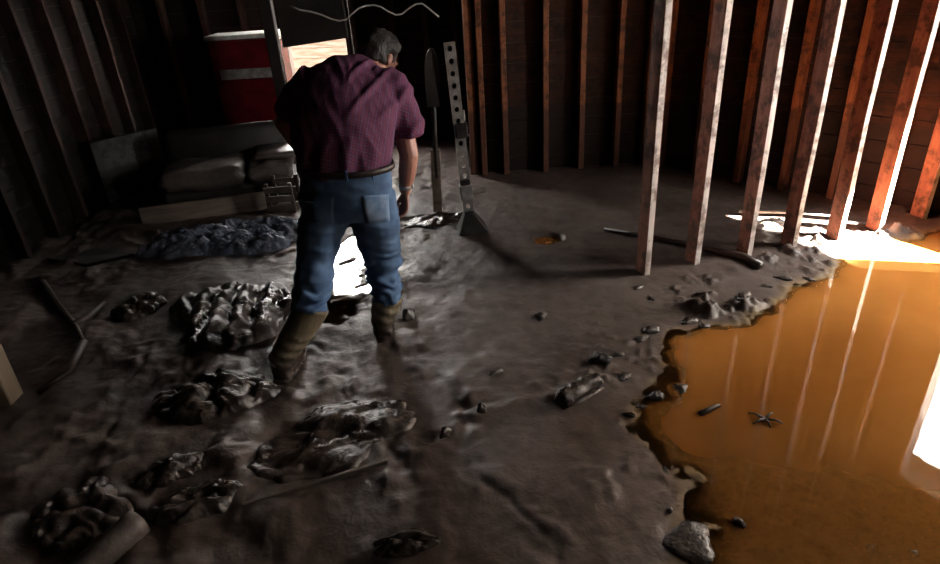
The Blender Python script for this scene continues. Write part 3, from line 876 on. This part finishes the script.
# --- boots
for (e_, f0, yaw) in ((hemL, footL, 0.12), (hemR, footR, -0.15)):
    mb = MB(); up_ = e_ + (e_ - f0) * 0.10; ank = f0 + np.array([0, 0.0, 0.10])
    fd = np.array([math.sin(yaw), math.cos(yaw), 0])
    mb.loft([up_, e_, e_ * 0.5 + ank * 0.5, ank, f0 + np.array([0, 0, 0.035]), f0 + np.array([0, 0, 0.004])], [0.084, 0.080, 0.072, 0.060, 0.054, 0.050], [0.084, 0.080, 0.074, 0.066, 0.060, 0.056], (1, 0, 0), 18)
    mb.loft([f0 - fd * 0.055 + np.array([0, 0, 0.035]), f0 + fd * 0.03 + np.array([0, 0, 0.05]), f0 + fd * 0.12 + np.array([0, 0, 0.042]), f0 + fd * 0.19 + np.array([0, 0, 0.032]), f0 + fd * 0.225 + np.array([0, 0, 0.028])],
            [0.042, 0.054, 0.056, 0.050, 0.028], [0.035, 0.052, 0.044, 0.032, 0.018], (1, 0, 0), 16)
    bt = remesh_obj('rubber_boot', mb, 0.008, M['boot'], man, 5, 0.5, lambda co, no: 0.003 * np.sin(co[:, 2] * 110 + 3 * co[:, 0] * 20) * sstep(0.30, 0.16, co[:, 2]))
    mb = MB(); mb.loft([f0 - fd * 0.062 + np.array([0, 0, 0.006]), f0 + fd * 0.03 + np.array([0, 0, 0.006]), f0 + fd * 0.13 + np.array([0, 0, 0.006]), f0 + fd * 0.232 + np.array([0, 0, 0.008])], [0.040, 0.054, 0.060, 0.030], [0.014] * 4, (1, 0, 0), 14)
    mb.build('sole', M['mudcloth'], bt, 0, True)

# --- hair: cap over the skull, hollow where the face is
nu, nv = 64, 40; V = []
for j in range(nv + 1):
    th = PI * j / nv
    for i in range(nu):
        p_ = 2 * PI * i / nu; dx, dy, dz = math.sin(th) * math.cos(p_), math.sin(th) * math.sin(p_), math.cos(th)
        face = max(0.0, min(1.0, (dy * 1.0 - dz * 0.55 - 0.12) / 0.16)); low = max(0.0, min(1.0, (-dz - 0.52 + 0.25 * dy) / 0.15))
        ear = max(0.0, min(1.0, (0.30 - math.hypot(dy + 0.03, dz + 0.22)) / 0.1))
        k = max(face, low, ear if abs(dx) > 0.8 else 0)
        wob = 0.035 * math.sin(9 * p_ + 5 * dz) * math.sin(7 * th + 2 * p_) + random.uniform(-0.012, 0.012)
        r_ = (1.15 + wob) * (1 - k) + 0.86 * k
        V.append(hp(0.095 * dx * r_, -0.010 + 0.108 * dy * r_, 0.026 + 0.108 * dz * r_))
V = np.array(V)
F = [(j * nu + i, j * nu + (i + 1) % nu, (j + 1) * nu + (i + 1) % nu, (j + 1) * nu + i) for j in range(nv) for i in range(nu)]
tag(MB().add(V, F).build('hair', M['hair'], man, 0, True), 'short greying dark hair')
# wrist watch
wd = (wrR - elR) / np.linalg.norm(wrR - elR); wq = wrR - wd * 0.035
mb = MB(); mb.loft([wq - wd * 0.010, wq + wd * 0.010], [0.038, 0.036], [0.041, 0.039], (1, 0, 0), 18)
wt = mb.build('wrist_watch', M['steel'], man, 0.002, True)
MB().ball(wq + np.array([0.036, -0.012, 0.0]), (0.008, 0.016, 0.016), None, 10, 6).build('watch_case', M['steel'], wt, 0, True)

# ------------------------------------------------------------------ furniture and debris
def ground(p, lift=0.0):
    return np.array([p[0], p[1], mud_z(p[0], p[1]) + lift])


def crumple(name, c, ra, rb, h, rot, seed, mat, label, cat, folds=2.2, aniso=1.0, res=90, sink=0.02, group=None, warp=0.10, ridge=0.75, crinkle=False):
    """rucked cloth: irregular outline, ridged folds, edges running into the mud"""
    n = res; g = np.linspace(-1.12, 1.12, n); U, V_ = np.meshgrid(g, g)
    th = np.arctan2(V_, U); rho = np.hypot(U, V_) / (1 + 0.22 * perlin(np.cos(th) * 1.6 + seed, np.sin(th) * 1.6, seed) + 0.10 * perlin(np.cos(th) * 4 + seed, np.sin(th) * 4, seed + 1))
    dome = np.clip(1 - rho ** 2.4, -0.5, 1)
    wx = fbm(U * 1.2, V_ * 1.2, 2, seed + 3); wy = fbm(U * 1.2 + 9, V_ * 1.2, 2, seed + 4)
    fa = seed * 1.7; ph = (U * math.cos(fa) + V_ * math.sin(fa)) * folds * 1.7 + 1.5 * wx
    ph2 = (U * math.cos(fa + 1.1) + V_ * math.sin(fa + 1.1)) * folds * 2.6 * aniso + 1.8 * wy
    r = 0.66 * np.abs(np.sin(ph + 0.8 * fbm(U * 2.2, V_ * 2.2, 2, seed + 9))) ** 0.8 + 0.14 * np.abs(np.sin(ph2)) ** 0.8 + 0.20 * fbm(U * 3, V_ * 3, 3, seed + 5) + 0.1
    if crinkle: r = 0.45 * r + 0.55 * ridged((U + 0.3 * wx) * 4.5, (V_ + 0.3 * wy) * 3.2, 3, seed + 12)
    h = h * 0.8
    zz = h * (np.where(dome > 0, np.clip(dome, 0, 1) ** 0.6, dome * 0.8) * ((1 - ridge) + ridge * np.clip(r, 0, 1.2)) + 0.05 * fbm(U * 5, V_ * 5, 2, seed + 6) * (dome > 0))
    X = U * ra + warp * ra * wx; Y = V_ * rb + warp * rb * wy
    ca, sa = math.cos(rot), math.sin(rot)
    PX = c[0] + X * ca - Y * sa; PY = c[1] + X * sa + Y * ca
    PZ = mud_h(PX, PY)[0] + zz - sink * sstep(0.25, -0.05, dome)
    keep = dome > -0.22; keep = keep[:-1, :-1] & keep[1:, :-1] & keep[:-1, 1:] & keep[1:, 1:]
    if cat is None: par = None
    root = None
    o = gridmesh(name, np.stack([PX.ravel(), PY.ravel(), PZ.ravel()], -1), n, n, mat, keep=keep)
    bm = bmesh.new(); bm.from_mesh(o.data); bmesh.ops.delete(bm, geom=[v for v in bm.verts if not v.link_faces], context='VERTS'); bm.to_mesh(o.data); bm.free()
    sol = o.modifiers.new('thickness', 'SOLIDIFY'); sol.thickness = 0.006; sol.offset = -1
    return tag(o, label, cat, group)


def clod(c, r, seed, label, group=None, flat=0.6, name='mud_clod', cat='clod', mat=None, yaw=None):
    rs = random.Random(seed); V = []; nu, nv = 18, 11
    ya = rs.uniform(0, PI) if yaw is None else yaw; r = (r, r * 0.8, r * flat) if np.ndim(r) == 0 else r; z0 = mud_z(c[0], c[1])
    base = max(z0, -0.015 if z0 < 0 else z0)
    for j in range(nv + 1):
        th = PI * j / nv
        for i in range(nu):
            p_ = 2 * PI * i / nu; d_ = np.array([math.sin(th) * math.cos(p_), math.sin(th) * math.sin(p_), math.cos(th)])
            k = 1 + 0.20 * math.sin(3 * p_ + seed + 2 * th) * math.sin(th) + 0.10 * math.sin(5 * p_ - 4 * th + seed * 2.1) * math.sin(th) + 0.04 * math.sin(9 * th + 7 * p_ + seed)
            q = d_ * k * np.array(r); V.append((c[0] + q[0] * math.cos(ya) - q[1] * math.sin(ya), c[1] + q[0] * math.sin(ya) + q[1] * math.cos(ya), base + r[2] * 0.2 + q[2]))
    F = [(j * nu + i, j * nu + (i + 1) % nu, (j + 1) * nu + (i + 1) % nu, (j + 1) * nu + i) for j in range(nv) for i in range(nu)]
    return tag(MB().add(V, F).build(name, mat or M['lump'], None, 0, True), label, cat, group)


M['sofa'] = mud_mat('mud_stained_upholstery', (0.055, 0.043, 0.038), (0.125, 0.105, 0.095), 0.3, 0.5, 0.4)
M['sofadark'] = simple('dark_upholstery', (0.022, 0.017, 0.015), None, 10, 0.6)
M['red'] = simple('red_enamel', (0.15, 0.008, 0.014), (0.07, 0.004, 0.008), 5, 0.25, bs=0.05)
M['white'] = simple('white_knob_and_glare', (0.80, 0.78, 0.75), (0.55, 0.53, 0.50), 14, 0.3, bs=0.1)
M['greyboard'] = wood_mat('grey_painted_board', (0.060, 0.060, 0.059), (0.045, 0.045, 0.044), (0.014, 0.011, 0.010), 'h', 0.6, 0.32)
M['paleboard'] = simple('pale_board', (0.24, 0.19, 0.15), (0.12, 0.09, 0.07), 6, 0.6, st=(0.4, 0.4, 3))
M['crate'] = simple('muddy_slat', (0.11, 0.085, 0.066), (0.05, 0.038, 0.03), 8, 0.6)
M['blue'] = mud_mat('blue_grey_sheeting', (0.09, 0.105, 0.15), (0.26, 0.29, 0.38), 0.10, 0.30, 0.8)
M['black'] = simple('blackened_iron', (0.03, 0.028, 0.027), None, 15, 0.4)
M['cable'] = simple('white_cable', (0.75, 0.72, 0.68), (0.5, 0.47, 0.44), 15, 0.4, bs=0)
M['timber'] = simple('fresh_timber', (0.50, 0.38, 0.26), (0.34, 0.24, 0.15), 9, 0.6, st=(1, 1, 0.2))
M['pvc'] = simple('muddy_pipe', (0.16, 0.13, 0.12), (0.09, 0.07, 0.065), 12, 0.45)
M['twig'] = simple('wet_wood', (0.055, 0.036, 0.027), (0.03, 0.02, 0.016), 15, 0.4, st=(1, 1, 1))
M['pale'] = simple('pale_wet_debris', (0.45, 0.40, 0.35), (0.2, 0.16, 0.13), 12, 0.4)
M['stone'] = simple('wet_pebble', (0.42, 0.40, 0.38), (0.2, 0.18, 0.17), 20, 0.2)

# dark panel hanging below the ceiling in front of the rear window, and the cable slung past it
a, b = at(283, 48, 5.25), at(348, 38, 5.25)
V = [(a[0], 5.25, a[2]), (b[0], 5.25, b[2]), (b[0], 5.25, H_CEIL), (a[0], 5.25, H_CEIL)]; V += [(x, y + 0.04, z) for x, y, z in V]
tag(MB().add(V, [(0, 1, 2, 3), (7, 6, 5, 4), (0, 4, 5, 1), (1, 5, 6, 2), (2, 6, 7, 3), (3, 7, 4, 0)]).build('hanging_panel', M['sofadark'], None, 0.004), 'dark panel hanging from the ceiling above the rear window', 'panel')
cab = [at(x, y, 5.18) for x, y in ((290, 6), (300, 10), (312, 12), (322, 15), (331, 19), (339, 21), (346, 19.5), (352, 14), (359, 8), (366, 5.5), (374, 5), (381, 7), (389, 12), (396, 15), (402, 14), (409, 8), (416, 4), (422, 3.5), (428, 8), (434, 13), (439, 17))]
tag(MB().tube(cab, 0.0065, 8).build('cable', M['cable'], None, 0, True), 'wavy white cable slung across the dark above the man', 'cable')

# red cabinet behind the couch
q = at(244, 60, 6.25); rx0, rx1 = at(209, 60, 6.25)[0], at(281, 60, 6.25)[0]; cx = (rx0 + rx1) / 2; hw = (rx1 - rx0) / 2; ztop = at(240, 37, 6.25)[2]
rc = thing('red_cabinet', (cx, 6.55, 0), 'glossy red metal cabinet with white glare built as its top, standing by the rear window', 'cabinet')
MB().box((cx, 6.43, ztop / 2 - 0.01), (hw, 0.16, ztop / 2 - 0.01), ((1, 0.02, 0), (-0.02, 1, 0), (0, 0, 1))).build('body', M['red'], rc, 0.02)
MB().box((cx, 6.45, ztop), (hw + 0.01, 0.20, 0.02)).build('top', M['white'], rc, 0.008)  # white lid in place of window glare on the glossy red top
zs = at(240, 74, 6.25)[2]
MB().box((cx, 6.262, zs + 0.17), (hw * 0.93, 0.012, 0.13)).build('drawer', M['red'], rc, 0.006)
MB().box((cx, 6.262, zs - 0.30), (hw * 0.93, 0.012, 0.24)).build('door', M['red'], rc, 0.006)
tag(MB().box((cx + 0.03, 6.252, zs), (hw * 0.86, 0.022, 0.045)).build('highlight_strip', M['steel'], rc, 0.006), 'pale strip standing for a highlight on the red front')  # whitish highlight of the red front, modelled as a pale strip
# dark timber post beside the rear window
q = at(282, 90, 5.9)
tag(MB().box((q[0], 5.9, 1.33), (0.052, 0.045, 1.38)).build('timber_post', M['sofadark'], None, 0.006), 'dark upright timber post left of the rear window', 'post')

# couch
A = np.array([-2.47, 4.90, 0.0]); B = np.array([-1.42, 5.12, 0.0]); dx = (B - A) / np.linalg.norm(B - A); dy = np.array([-dx[1], dx[0], 0]); dz = np.array([0, 0, 1.0]); LC = np.linalg.norm(B - A)
couch = thing('couch', tuple(A + dx * LC / 2), 'mud-coated couch with two seat cushions along the dark left side', 'couch')
MB().box(A + dx * LC / 2 + dy * 0.32 + dz * 0.08, (LC / 2, 0.30, 0.12), (dx, dy, dz)).build('base', M['sofadark'], couch, 0.02)
MB().box(A + dx * LC / 2 + dy * 0.58 + dz * 0.30, (LC / 2, 0.07, 0.30), (dx, dy, dz)).build('backrest', M['sofadark'], couch, 0.05, True)


def cushion(c, hx, hy, hz, name, mat, par, seed):
    n = 18; V = []; F = []
    mb = MB()
    for side in (1, -1):
        for j in range(n):
            for i in range(n):
                u = -1 + 2 * i / (n - 1); v = -1 + 2 * j / (n - 1)
                e = (1 - u ** 14) ** 0.5 * (1 - v ** 14) ** 0.5
                z = side * hz * (0.82 + 0.18 * (1 - 0.5 * u * u) * (1 - 0.5 * v * v)) * e
                z += 0.012 * math.sin(5 * u + seed) * math.sin(4 * v + 2 * seed) * e
                V.append(c + dx * hx * u + dy * hy * v + dz * z)
    for side in (0, 1):
        for j in range(n - 1):
            for i in range(n - 1):
                a = side * n * n + j * n + i; F.append((a, a + 1, a + n + 1, a + n) if side == 0 else (a + n, a + n + 1, a + 1, a))
    o = mb.add(V, F).build(name, mat, par, 0, True)
    bm = bmesh.new(); bm.from_mesh(o.data); bmesh.ops.remove_doubles(bm, verts=bm.verts[:], dist=0.0005); bmesh.ops.recalc_face_normals(bm, faces=bm.faces[:]); bm.to_mesh(o.data); bm.free()
    return o


cushion(A + dx * 0.33 + dy * 0.25 + dz * 0.285, 0.345, 0.26, 0.095, 'seat_cushion', M['sofa'], couch, 1)
cushion(A + dx * 0.87 + dy * 0.27 + dz * 0.265, 0.19, 0.25, 0.085, 'seat_cushion', M['sofa'], couch, 2)
MB().box(A + dx * 0.93 + dy * 0.36 + dz * 0.385, (0.17, 0.22, 0.028), (dx, dy, dz)).build('armrest', M['sofa'], couch, 0.02, True)
# board lying on edge in front of the couch
a, b = ground(fl(145, 230)), ground(fl(268, 211))
tag(MB().bar(a + dz * 0.05, b + dz * 0.06, 0.03, 0.15).build('pale_board', M['paleboard'], None, 0.004), 'pale board lying on edge in front of the couch', 'board')
# small crate frame
ck = ground(fl(284, 216)); cr = thing('slatted_crate', tuple(ck), 'small dark slatted crate between the couch and the man', 'crate')
for sx in (-1, 1):
    for sy in (0, 1):
        MB().box(ck + np.array([0.095 * sx, 0.22 * sy, 0.12]), (0.014, 0.014, 0.13)).build('post', M['darkwood'], cr, 0.003)
for z_ in (0.05, 0.125, 0.20):
    for sy in (0, 1):
        MB().box(ck + np.array([0, 0.22 * sy - 0.016 * (1 - sy), z_]), (0.115, 0.008, 0.026)).build('slat', M['crate'], cr, 0.003)
MB().box(ck + np.array([0, 0.11, 0.01]), (0.09, 0.11, 0.008)).build('bottom', M['paleboard'], cr)
# grey panel standing behind the couch by the left wall
a, b = at(88, 143, 5.30), at(160, 144, 5.75); a[2] = 0.0
dd = np.array([b[0] - a[0], b[1] - a[1], 0]); Lg = np.linalg.norm(dd); dd /= Lg; nn = np.array([-dd[1], dd[0], 0]); zt = at(88, 143, 5.30)[2]
tag(MB().box(a + dd * Lg / 2 + dz * (zt / 2), (Lg / 2, 0.02, zt / 2), (dd, nn, dz)).build('grey_panel', M['greyboard'], None, 0.005), 'dull grey panel standing on edge behind the couch', 'panel')
# flat panel in the mud at the left
pa, pb, pc, pd = [ground(fl(*p), 0.02) for p in ((48, 262), (88, 271), (136, 258), (96, 252))]
V = [pa, pb, pc, pd]; V += [v - dz * 0.025 for v in V]
tag(MB().add(V, [(0, 1, 2, 3), (7, 6, 5, 4), (0, 4, 5, 1), (1, 5, 6, 2), (2, 6, 7, 3), (3, 7, 4, 0)]).build('wooden_sheet', M['greyboard'], None, 0.003), 'flat dark sheet of board lying in mud by the left wall', 'board')

# farm jack: perforated upright, carriage, runner, base
jb = ground(fl(471, 233)); jt = at(449, 41, 4.13); jd = jt - jb; JL = np.linalg.norm(jd); jd /= JL
js = np.array([1.0, 0.12, 0]); js = js - js.dot(jd) * jd; js /= np.linalg.norm(js); jn = np.cross(js, jd)
jack = thing('farm_jack', tuple(jb), 'tall steel jack with a perforated upright bar planted in the mud', 'jack')
mb = MB(); cell = 0.0765; ncell = int(JL / cell); hwj = 0.036; thk = 0.009
for k in range(ncell):
    cc = jb + jd * (cell * (k + 0.5))
    sq = [(-1, -1), (0, -1), (1, -1), (1, 0), (1, 1), (0, 1), (-1, 1), (-1, 0)]; V = []
    for s_ in (1, -1):
        for (u, v) in sq: V.append(cc + js * u * hwj + jd * v * cell / 2 + jn * thk * s_)
        for (u, v) in sq:
            l_ = math.hypot(u, v); V.append(cc + js * u / l_ * 0.0165 + jd * v / l_ * 0.020 + jn * thk * s_)
    F = []
    for j in range(8):
        j2 = (j + 1) % 8
        F += [(j, j2, 8 + j2, 8 + j), (16 + j2, 16 + j, 24 + j, 24 + j2), (8 + j, 8 + j2, 24 + j2, 24 + j)]
        if not ((sq[j][1] == sq[j2][1] == -1 and k > 0) or (sq[j][1] == sq[j2][1] == 1 and k < ncell - 1)): F.append((j2, j, 16 + j, 16 + j2))
    mb.add(V, F)
o = mb.build('rack_bar', M['steel'], jack)
JA = (js, jn, jd)
def jp(t, u=0, w=0): return jb + jd * t + js * u + jn * w
tz = 0.30
cg = MB().box(jp(tz, 0.0, 0.0), (0.045, 0.035, 0.055), JA).build('runner', M['steel'], jack, 0.008)
MB().box(jp(tz - 0.0, 0.085, 0.01), (0.045, 0.022, 0.018), JA).build('lifting_nose', M['steel'], cg, 0.005)
MB().box(jp(tz + 0.075, -0.005, 0.0), (0.035, 0.03, 0.02), JA).build('clamp', M['black'], cg, 0.004)
cg2 = MB().box(jp(0.74, 0.012, 0.0), (0.042, 0.034, 0.05), JA).build('carriage', M['black'], jack, 0.008)
MB().ball(jp(0.715, 0.03, -0.05), 0.026, None, 14, 9).build('knob', M['white'], cg2, 0, True)
MB().tube([jp(0.74, 0.03, -0.03), jp(0.79, 0.045, -0.04), jp(0.86, 0.045, -0.03)], 0.009).build('lever', M['steel'], cg2, 0, True)
mbj = MB(); V = [jp(0.15, -0.03, 0.03), jp(0.15, 0.03, 0.03), jb + js * 0.12 + jn * 0.09, jb - js * 0.10 + jn * 0.09, jp(0.15, -0.03, -0.03), jp(0.15, 0.03, -0.03), jb + js * 0.12 - jn * 0.09, jb - js * 0.10 - jn * 0.09]
mbj.add(V, [(0, 1, 2, 3), (7, 6, 5, 4), (0, 4, 5, 1), (3, 2, 6, 7), (1, 5, 6, 2), (0, 3, 7, 4)]).build('base', M['black'], jack, 0.006)

# upright spade beside the jack
sb = ground(fl(438, 213)); st = at(431, 48, 4.45); sd_ = st - sb; SL = np.linalg.norm(sd_); sd_ /= SL
ssd = np.array([1.0, 0, 0]); ssd = ssd - ssd.dot(sd_) * sd_; ssd /= np.linalg.norm(ssd); sn_ = np.cross(ssd, sd_)
sp_ = thing('spade', tuple(sb), 'upright spade with a dark rounded blade standing left of the steel jack', 'spade')
MB().box(sb + sd_ * 0.26, (0.036, 0.016, 0.27), (ssd, sn_, sd_)).build('grip_board', M['paleboard'], sp_, 0.005)
MB().tube([sb + sd_ * 0.30, sb + sd_ * 0.6, sb + sd_ * 0.95], 0.019, 10).build('shaft', M['black'], sp_, 0, True)
V = []; K = 12
for s_ in (1, -1):
    for (u, t_) in [(-0.045, 0.86), (0.045, 0.86), (0.050, 1.0)] + [(0.050 * math.cos(PI * i / K), 1.10 + (SL - 1.10) * math.sin(PI * i / K)) for i in range(K + 1)] + [(-0.050, 1.0)]:
        V.append(sb + sd_ * t_ + ssd * u + sn_ * (0.006 * s_ + 6 * u * u))
n_ = len(V) // 2
MB().add(V, [tuple(range(n_)), tuple(range(2 * n_ - 1, n_ - 1, -1))] + [((i + 1) % n_, i, n_ + i, n_ + (i + 1) % n_) for i in range(n_)]).build('blade', M['black'], sp_, 0, False)

# timber offcut at the left edge and pipe stub at the bottom
tc = np.array([-2.42, 2.50, 0.0]); r_ = 0.10
tag(MB().box((-2.44, 2.44, 0.14), (0.25, 0.05, 0.185), ((0.995, 0.03, -0.06), (-0.03, 1, 0.05), (0.06, -0.05, 0.995))).build('timber_offcut', M['timber'], None, 0.006), 'pale sawn timber offcut standing at the left edge of the mud', 'timber')
a, b = np.array([-1.42, 1.22, 0.045]), np.array([-1.235, 1.57, 0.065])
pd_ = (b - a) / np.linalg.norm(b - a); ps = np.array([1.0, 0, 0]); ps = ps - ps.dot(pd_) * pd_; ps /= np.linalg.norm(ps); pz = np.cross(ps, pd_); LP = np.linalg.norm(b - a)
MBp = MB().lathe(a, [(0.050, 0), (0.050, LP - 0.01), (0.053, LP), (0.053, LP + 0.03), (0.046, LP + 0.032), (0.044, LP - 0.05)], 24, (ps, pz, pd_))
tag(MBp.build('pipe_stub', M['pvc'], None, 0, True), 'stub of grey-brown pipe half sunk in mud nearest the camera', 'pipe')

# sheeting and mud-soaked cloth
c = fl(236, 243); crumple('plastic_sheeting', c, 0.62, 0.30, 0.20, 0.10, 3, M['blue'], 'heap of crumpled blue-grey sheeting in front of the couch', 'sheeting', 3.4, 1.4, 150, crinkle=True)
CL = [((236, 318), 0.34, 0.42, 0.12, 0.3, 11, 5.0, 0.6, 'rucked mud-soaked rug bunched up left of the man\'s legs', 'rug'),
      ((143, 312), 0.15, 0.15, 0.09, 0.3, 23, 2.6, 1.0, 'small peaked rag of muddy cloth left of the bunched rug', 'rag'),
      ((217, 402), 0.27, 0.19, 0.12, 0.35, 37, 2.6, 1.3, 'thick muddy blanket folded over beneath the man\'s left boot', 'blanket'),
      ((338, 440), 0.33, 0.21, 0.055, 0.55, 41, 2.2, 1.8, 'flat muddy carpet piece with a straight edge in the foreground', 'carpet'),
      ((196, 510), 0.17, 0.09, 0.06, 0.42, 43, 2.4, 1.2, 'low roll of muddy cloth in front of the folded blanket', 'cloth'),
      ((82, 521), 0.18, 0.17, 0.10, -0.5, 53, 2.3, 1.3, 'heap of glistening muddy rags beside the pipe stub', 'rags'),
      ((172, 478), 0.13, 0.08, 0.06, 0.3, 57, 2.2, 1.3, 'small rumpled muddy cloth behind the pipe stub', 'cloth'),
      ((436, 222), 0.28, 0.16, 0.05, 0.1, 61, 2.6, 1.3, 'wet crumpled sheeting around the foot of the steel jack', 'sheeting'),
      ((405, 549), 0.115, 0.045, 0.05, 0.05, 71, 2.0, 1.0, 'lumpy muddy rag at the bottom centre of the floor', 'rag'),
      ((768, 227), 0.14, 0.07, 0.05, 0.3, 73, 2.0, 1.0, 'sunlit crumpled rag in front of the thin pale pole among the studs', 'rag')]
for (px, ra, rb, h, rot, seed, fo, an, lab, cat) in CL:
    crumple({'rug': 'rug', 'rag': 'rag', 'blanket': 'blanket', 'carpet': 'carpet_piece', 'cloth': 'muddy_cloth', 'rags': 'rag_heap', 'sheeting': 'wet_sheeting'}[cat], fl(*px), ra, rb, h, rot, seed, M['pale'] if seed == 73 else M['mudcloth'], lab, cat, fo, an, 100 if ra > 0.2 else 50)

# sticks and branches
a, b = ground(fl(244, 512), 0.006), ground(fl(388, 464), 0.010)
tag(MB().bar(a, b, 0.016, 0.022).build('batten', M['crate'], None, 0.003), 'thin straight batten along the front edge of the muddy carpet piece', 'batten')
def stick(px, r, name, mat, label, cat='stick', lift=0.0):
    P = [ground(fl(*p), r * 0.6 + lift) for p in px]; k = len(P)
    return tag(MB().tube(P, [r * (1 - 0.55 * i / (k - 1)) for i in range(k)], 8).build(name, mat, None, 0, True), label, cat)


stick([(760, 271), (742, 263), (700, 253), (655, 243), (604, 234)], 0.030, 'fallen_branch', M['twig'], 'long dark branch lying on the mud behind the first studs', 'branch')
stick([(738, 217), (790, 219), (838, 222)], 0.014, 'pale_pole', M['pale'], 'thin pale pole lying in the sunlight behind the studs', 'pole', 0.02)
br = thing('forked_branch', tuple(ground(fl(78, 332))), 'forked muddy branch in the dark at the left', 'branch')
for name, px in (('stem', ((45, 288), (60, 308), (78, 332), (88, 352))), ('limb', ((78, 332), (92, 322), (106, 308))), ('limb', ((88, 352), (72, 378), (40, 398)))):
    P = [ground(fl(*p), 0.015) for p in px]; MB().tube(P, [0.022 - 0.004 * i for i in range(len(P))], 8).build(name, M['twig'], br, 0, True)
tw = thing('twig_cluster', tuple(np.array([*fl(765, 420)[:2], 0.0])), 'dark spidery twig poking out of the orange water', 'twig')
c = fl(765, 420)
for k, (dx_, dy_) in enumerate(((-0.05, 0.05), (0.06, -0.03), (-0.06, -0.02), (0.05, 0.04), (0.0, -0.05))):
    MB().tube([c + np.array([0, 0, 0.006]), c + np.array([dx_ * 0.6, dy_ * 0.6, 0.012]), c + np.array([dx_, dy_, 0.001])], [0.007, 0.005, 0.003], 6).build('twig', M['twig'], tw, 0, True)
for px, lab in ((((700, 415), (719, 406)), 'short stick floating in the orange water near the shore'), (((735, 520), (745, 528)), 'tiny dark stick floating in the foreground shallows')):
    P = [fl(*p) + np.array([0, 0, 0.004]) for p in px]; tag(MB().tube([P[0], (P[0] + P[1]) / 2 + np.array([0, 0, 0.004]), P[1]], [0.013, 0.012, 0.009], 8).build('floating_stick', M['twig'], None, 0, True), lab, 'stick')

# clods, stones and the mud-caked shoe
shc = ground(fl(577, 398)); mb = MB()
mb.loft([shc + np.array([-0.085, -0.06, 0.01]), shc + np.array([-0.075, -0.055, 0.035]), shc + np.array([-0.02, -0.02, 0.035]), shc + np.array([0.05, 0.03, 0.040]), shc + np.array([0.10, 0.05, 0.040]), shc + np.array([0.115, 0.055, 0.02])], [0.03, 0.045, 0.05, 0.042, 0.036, 0.02], [0.03, 0.036, 0.035, 0.036, 0.032, 0.02], (0.5, -0.85, 0), 14)
mb.loft([shc + np.array([-0.07, -0.085, 0.02]), shc + np.array([-0.045, -0.065, 0.03])], [0.022, 0.03], None, (1, 0, 0), 10)
sh = thing('muddy_shoe', tuple(shc), 'mud-caked shoe-shaped lump lying alone in the open mud', 'shoe')
remesh_obj('upper', mb, 0.006, M['lump'], sh, 3, 0.5, lambda co, no: 0.006 * (ridged(co[:, 0] * 14, co[:, 1] * 14 + co[:, 2] * 10, 2, 5) - 0.5))
V = []
mb = MB(); mb.loft([shc + np.array([-0.095, -0.065, 0.004]), shc + np.array([-0.02, -0.02, 0.004]), shc + np.array([0.06, 0.03, 0.004]), shc + np.array([0.118, 0.056, 0.006])], [0.04, 0.052, 0.046, 0.028], [0.010] * 4, (0.5, -0.85, 0), 14); mb.build('sole', M['mudcloth'], sh, 0, True)
for px, r, lab in (((656, 397), (0.042, 0.026, 0.022), 'oval dark clod in the water nearest the muddy shoe'), ((681, 388), (0.045, 0.035, 0.020), 'round knobbly clod in the water right of the oval clod'),
                   ((690, 543), (0.085, 0.075, 0.014), 'broad flat mud slab in the shallows at the bottom'), ((482, 415), (0.022, 0.02, 0.03), 'upright clod alone in the middle of the mud'),
                   ((446, 437), (0.02, 0.03, 0.03), 'pale-tipped clod beside the foreground carpet piece'), ((496, 378), (0.035, 0.014, 0.012), 'small flat sliver in the open mud right of the man'),
                   ((409, 322), (0.035, 0.04, 0.05), 'wet clod thrown up beside the man\'s right boot'), ((541, 320), (0.04, 0.03, 0.025), 'glistening clod in the mid mud below the first stud'),
                   ((600, 364), (0.05, 0.035, 0.03), 'dark clod above the muddy shoe')):
    clod(fl(*px), r, int(px[0]), lab, None, 0.6, 'mud_clod', 'clod', None, 0.4 if r[0] > r[1] * 1.5 else None)
for px, r, lab in (((872, 546), (0.022, 0.012, 0.012), 'long dark wet stone in the bottom right shallows'), ((915, 552), (0.013, 0.013, 0.014), 'small pale pebble at the bottom right corner'), ((670, 512), (0.010, 0.010, 0.014), 'tiny shiny pebble above the flat mud slab')):
    clod(fl(*px), r, int(px[0]) + 1, lab, None, 0.8, 'pebble', 'pebble', M['stone'])
rs = random.Random(8)
SH = [(634, 292), (652, 299), (690, 322), (702, 328), (768, 288), (786, 280), (808, 280), (640, 340), (650, 333), (625, 380), (640, 405), (628, 418), (664, 470), (618, 358), (742, 306)]
SL_ = ['wet clod just below the foot of the leftmost partition stud', 'low clod right of the clod under the leftmost stud', 'broad clod on the shore below the second stud', 'clod touching the water below the second stud', 'clod on the shore below the third stud', 'clod on the shore below the fourth stud', 'shore clod nearest the sunlit patch', 'upper clod where the shoreline turns toward the camera', 'clod at the far left corner of the orange water', 'clod just right of the muddy shoe', 'clod on the shore left of the oval clod', 'small clod below and right of the muddy shoe', 'clod on the shore above the tiny shiny pebble', 'small clod right of the dark clod above the shoe', 'clod at the water below the third stud, nearest the camera']
for i, px in enumerate(SH):
    r = rs.uniform(0.016, 0.034) * (1.1 if px[1] < 350 else 0.6)
    clod(fl(px[0] + rs.uniform(-3, 3), px[1] + rs.uniform(-2, 2)), (r * rs.uniform(1.2, 2.0), r, r * 0.5), 100 + i, SL_[i], 'clods along the shoreline')
#@@NEXT
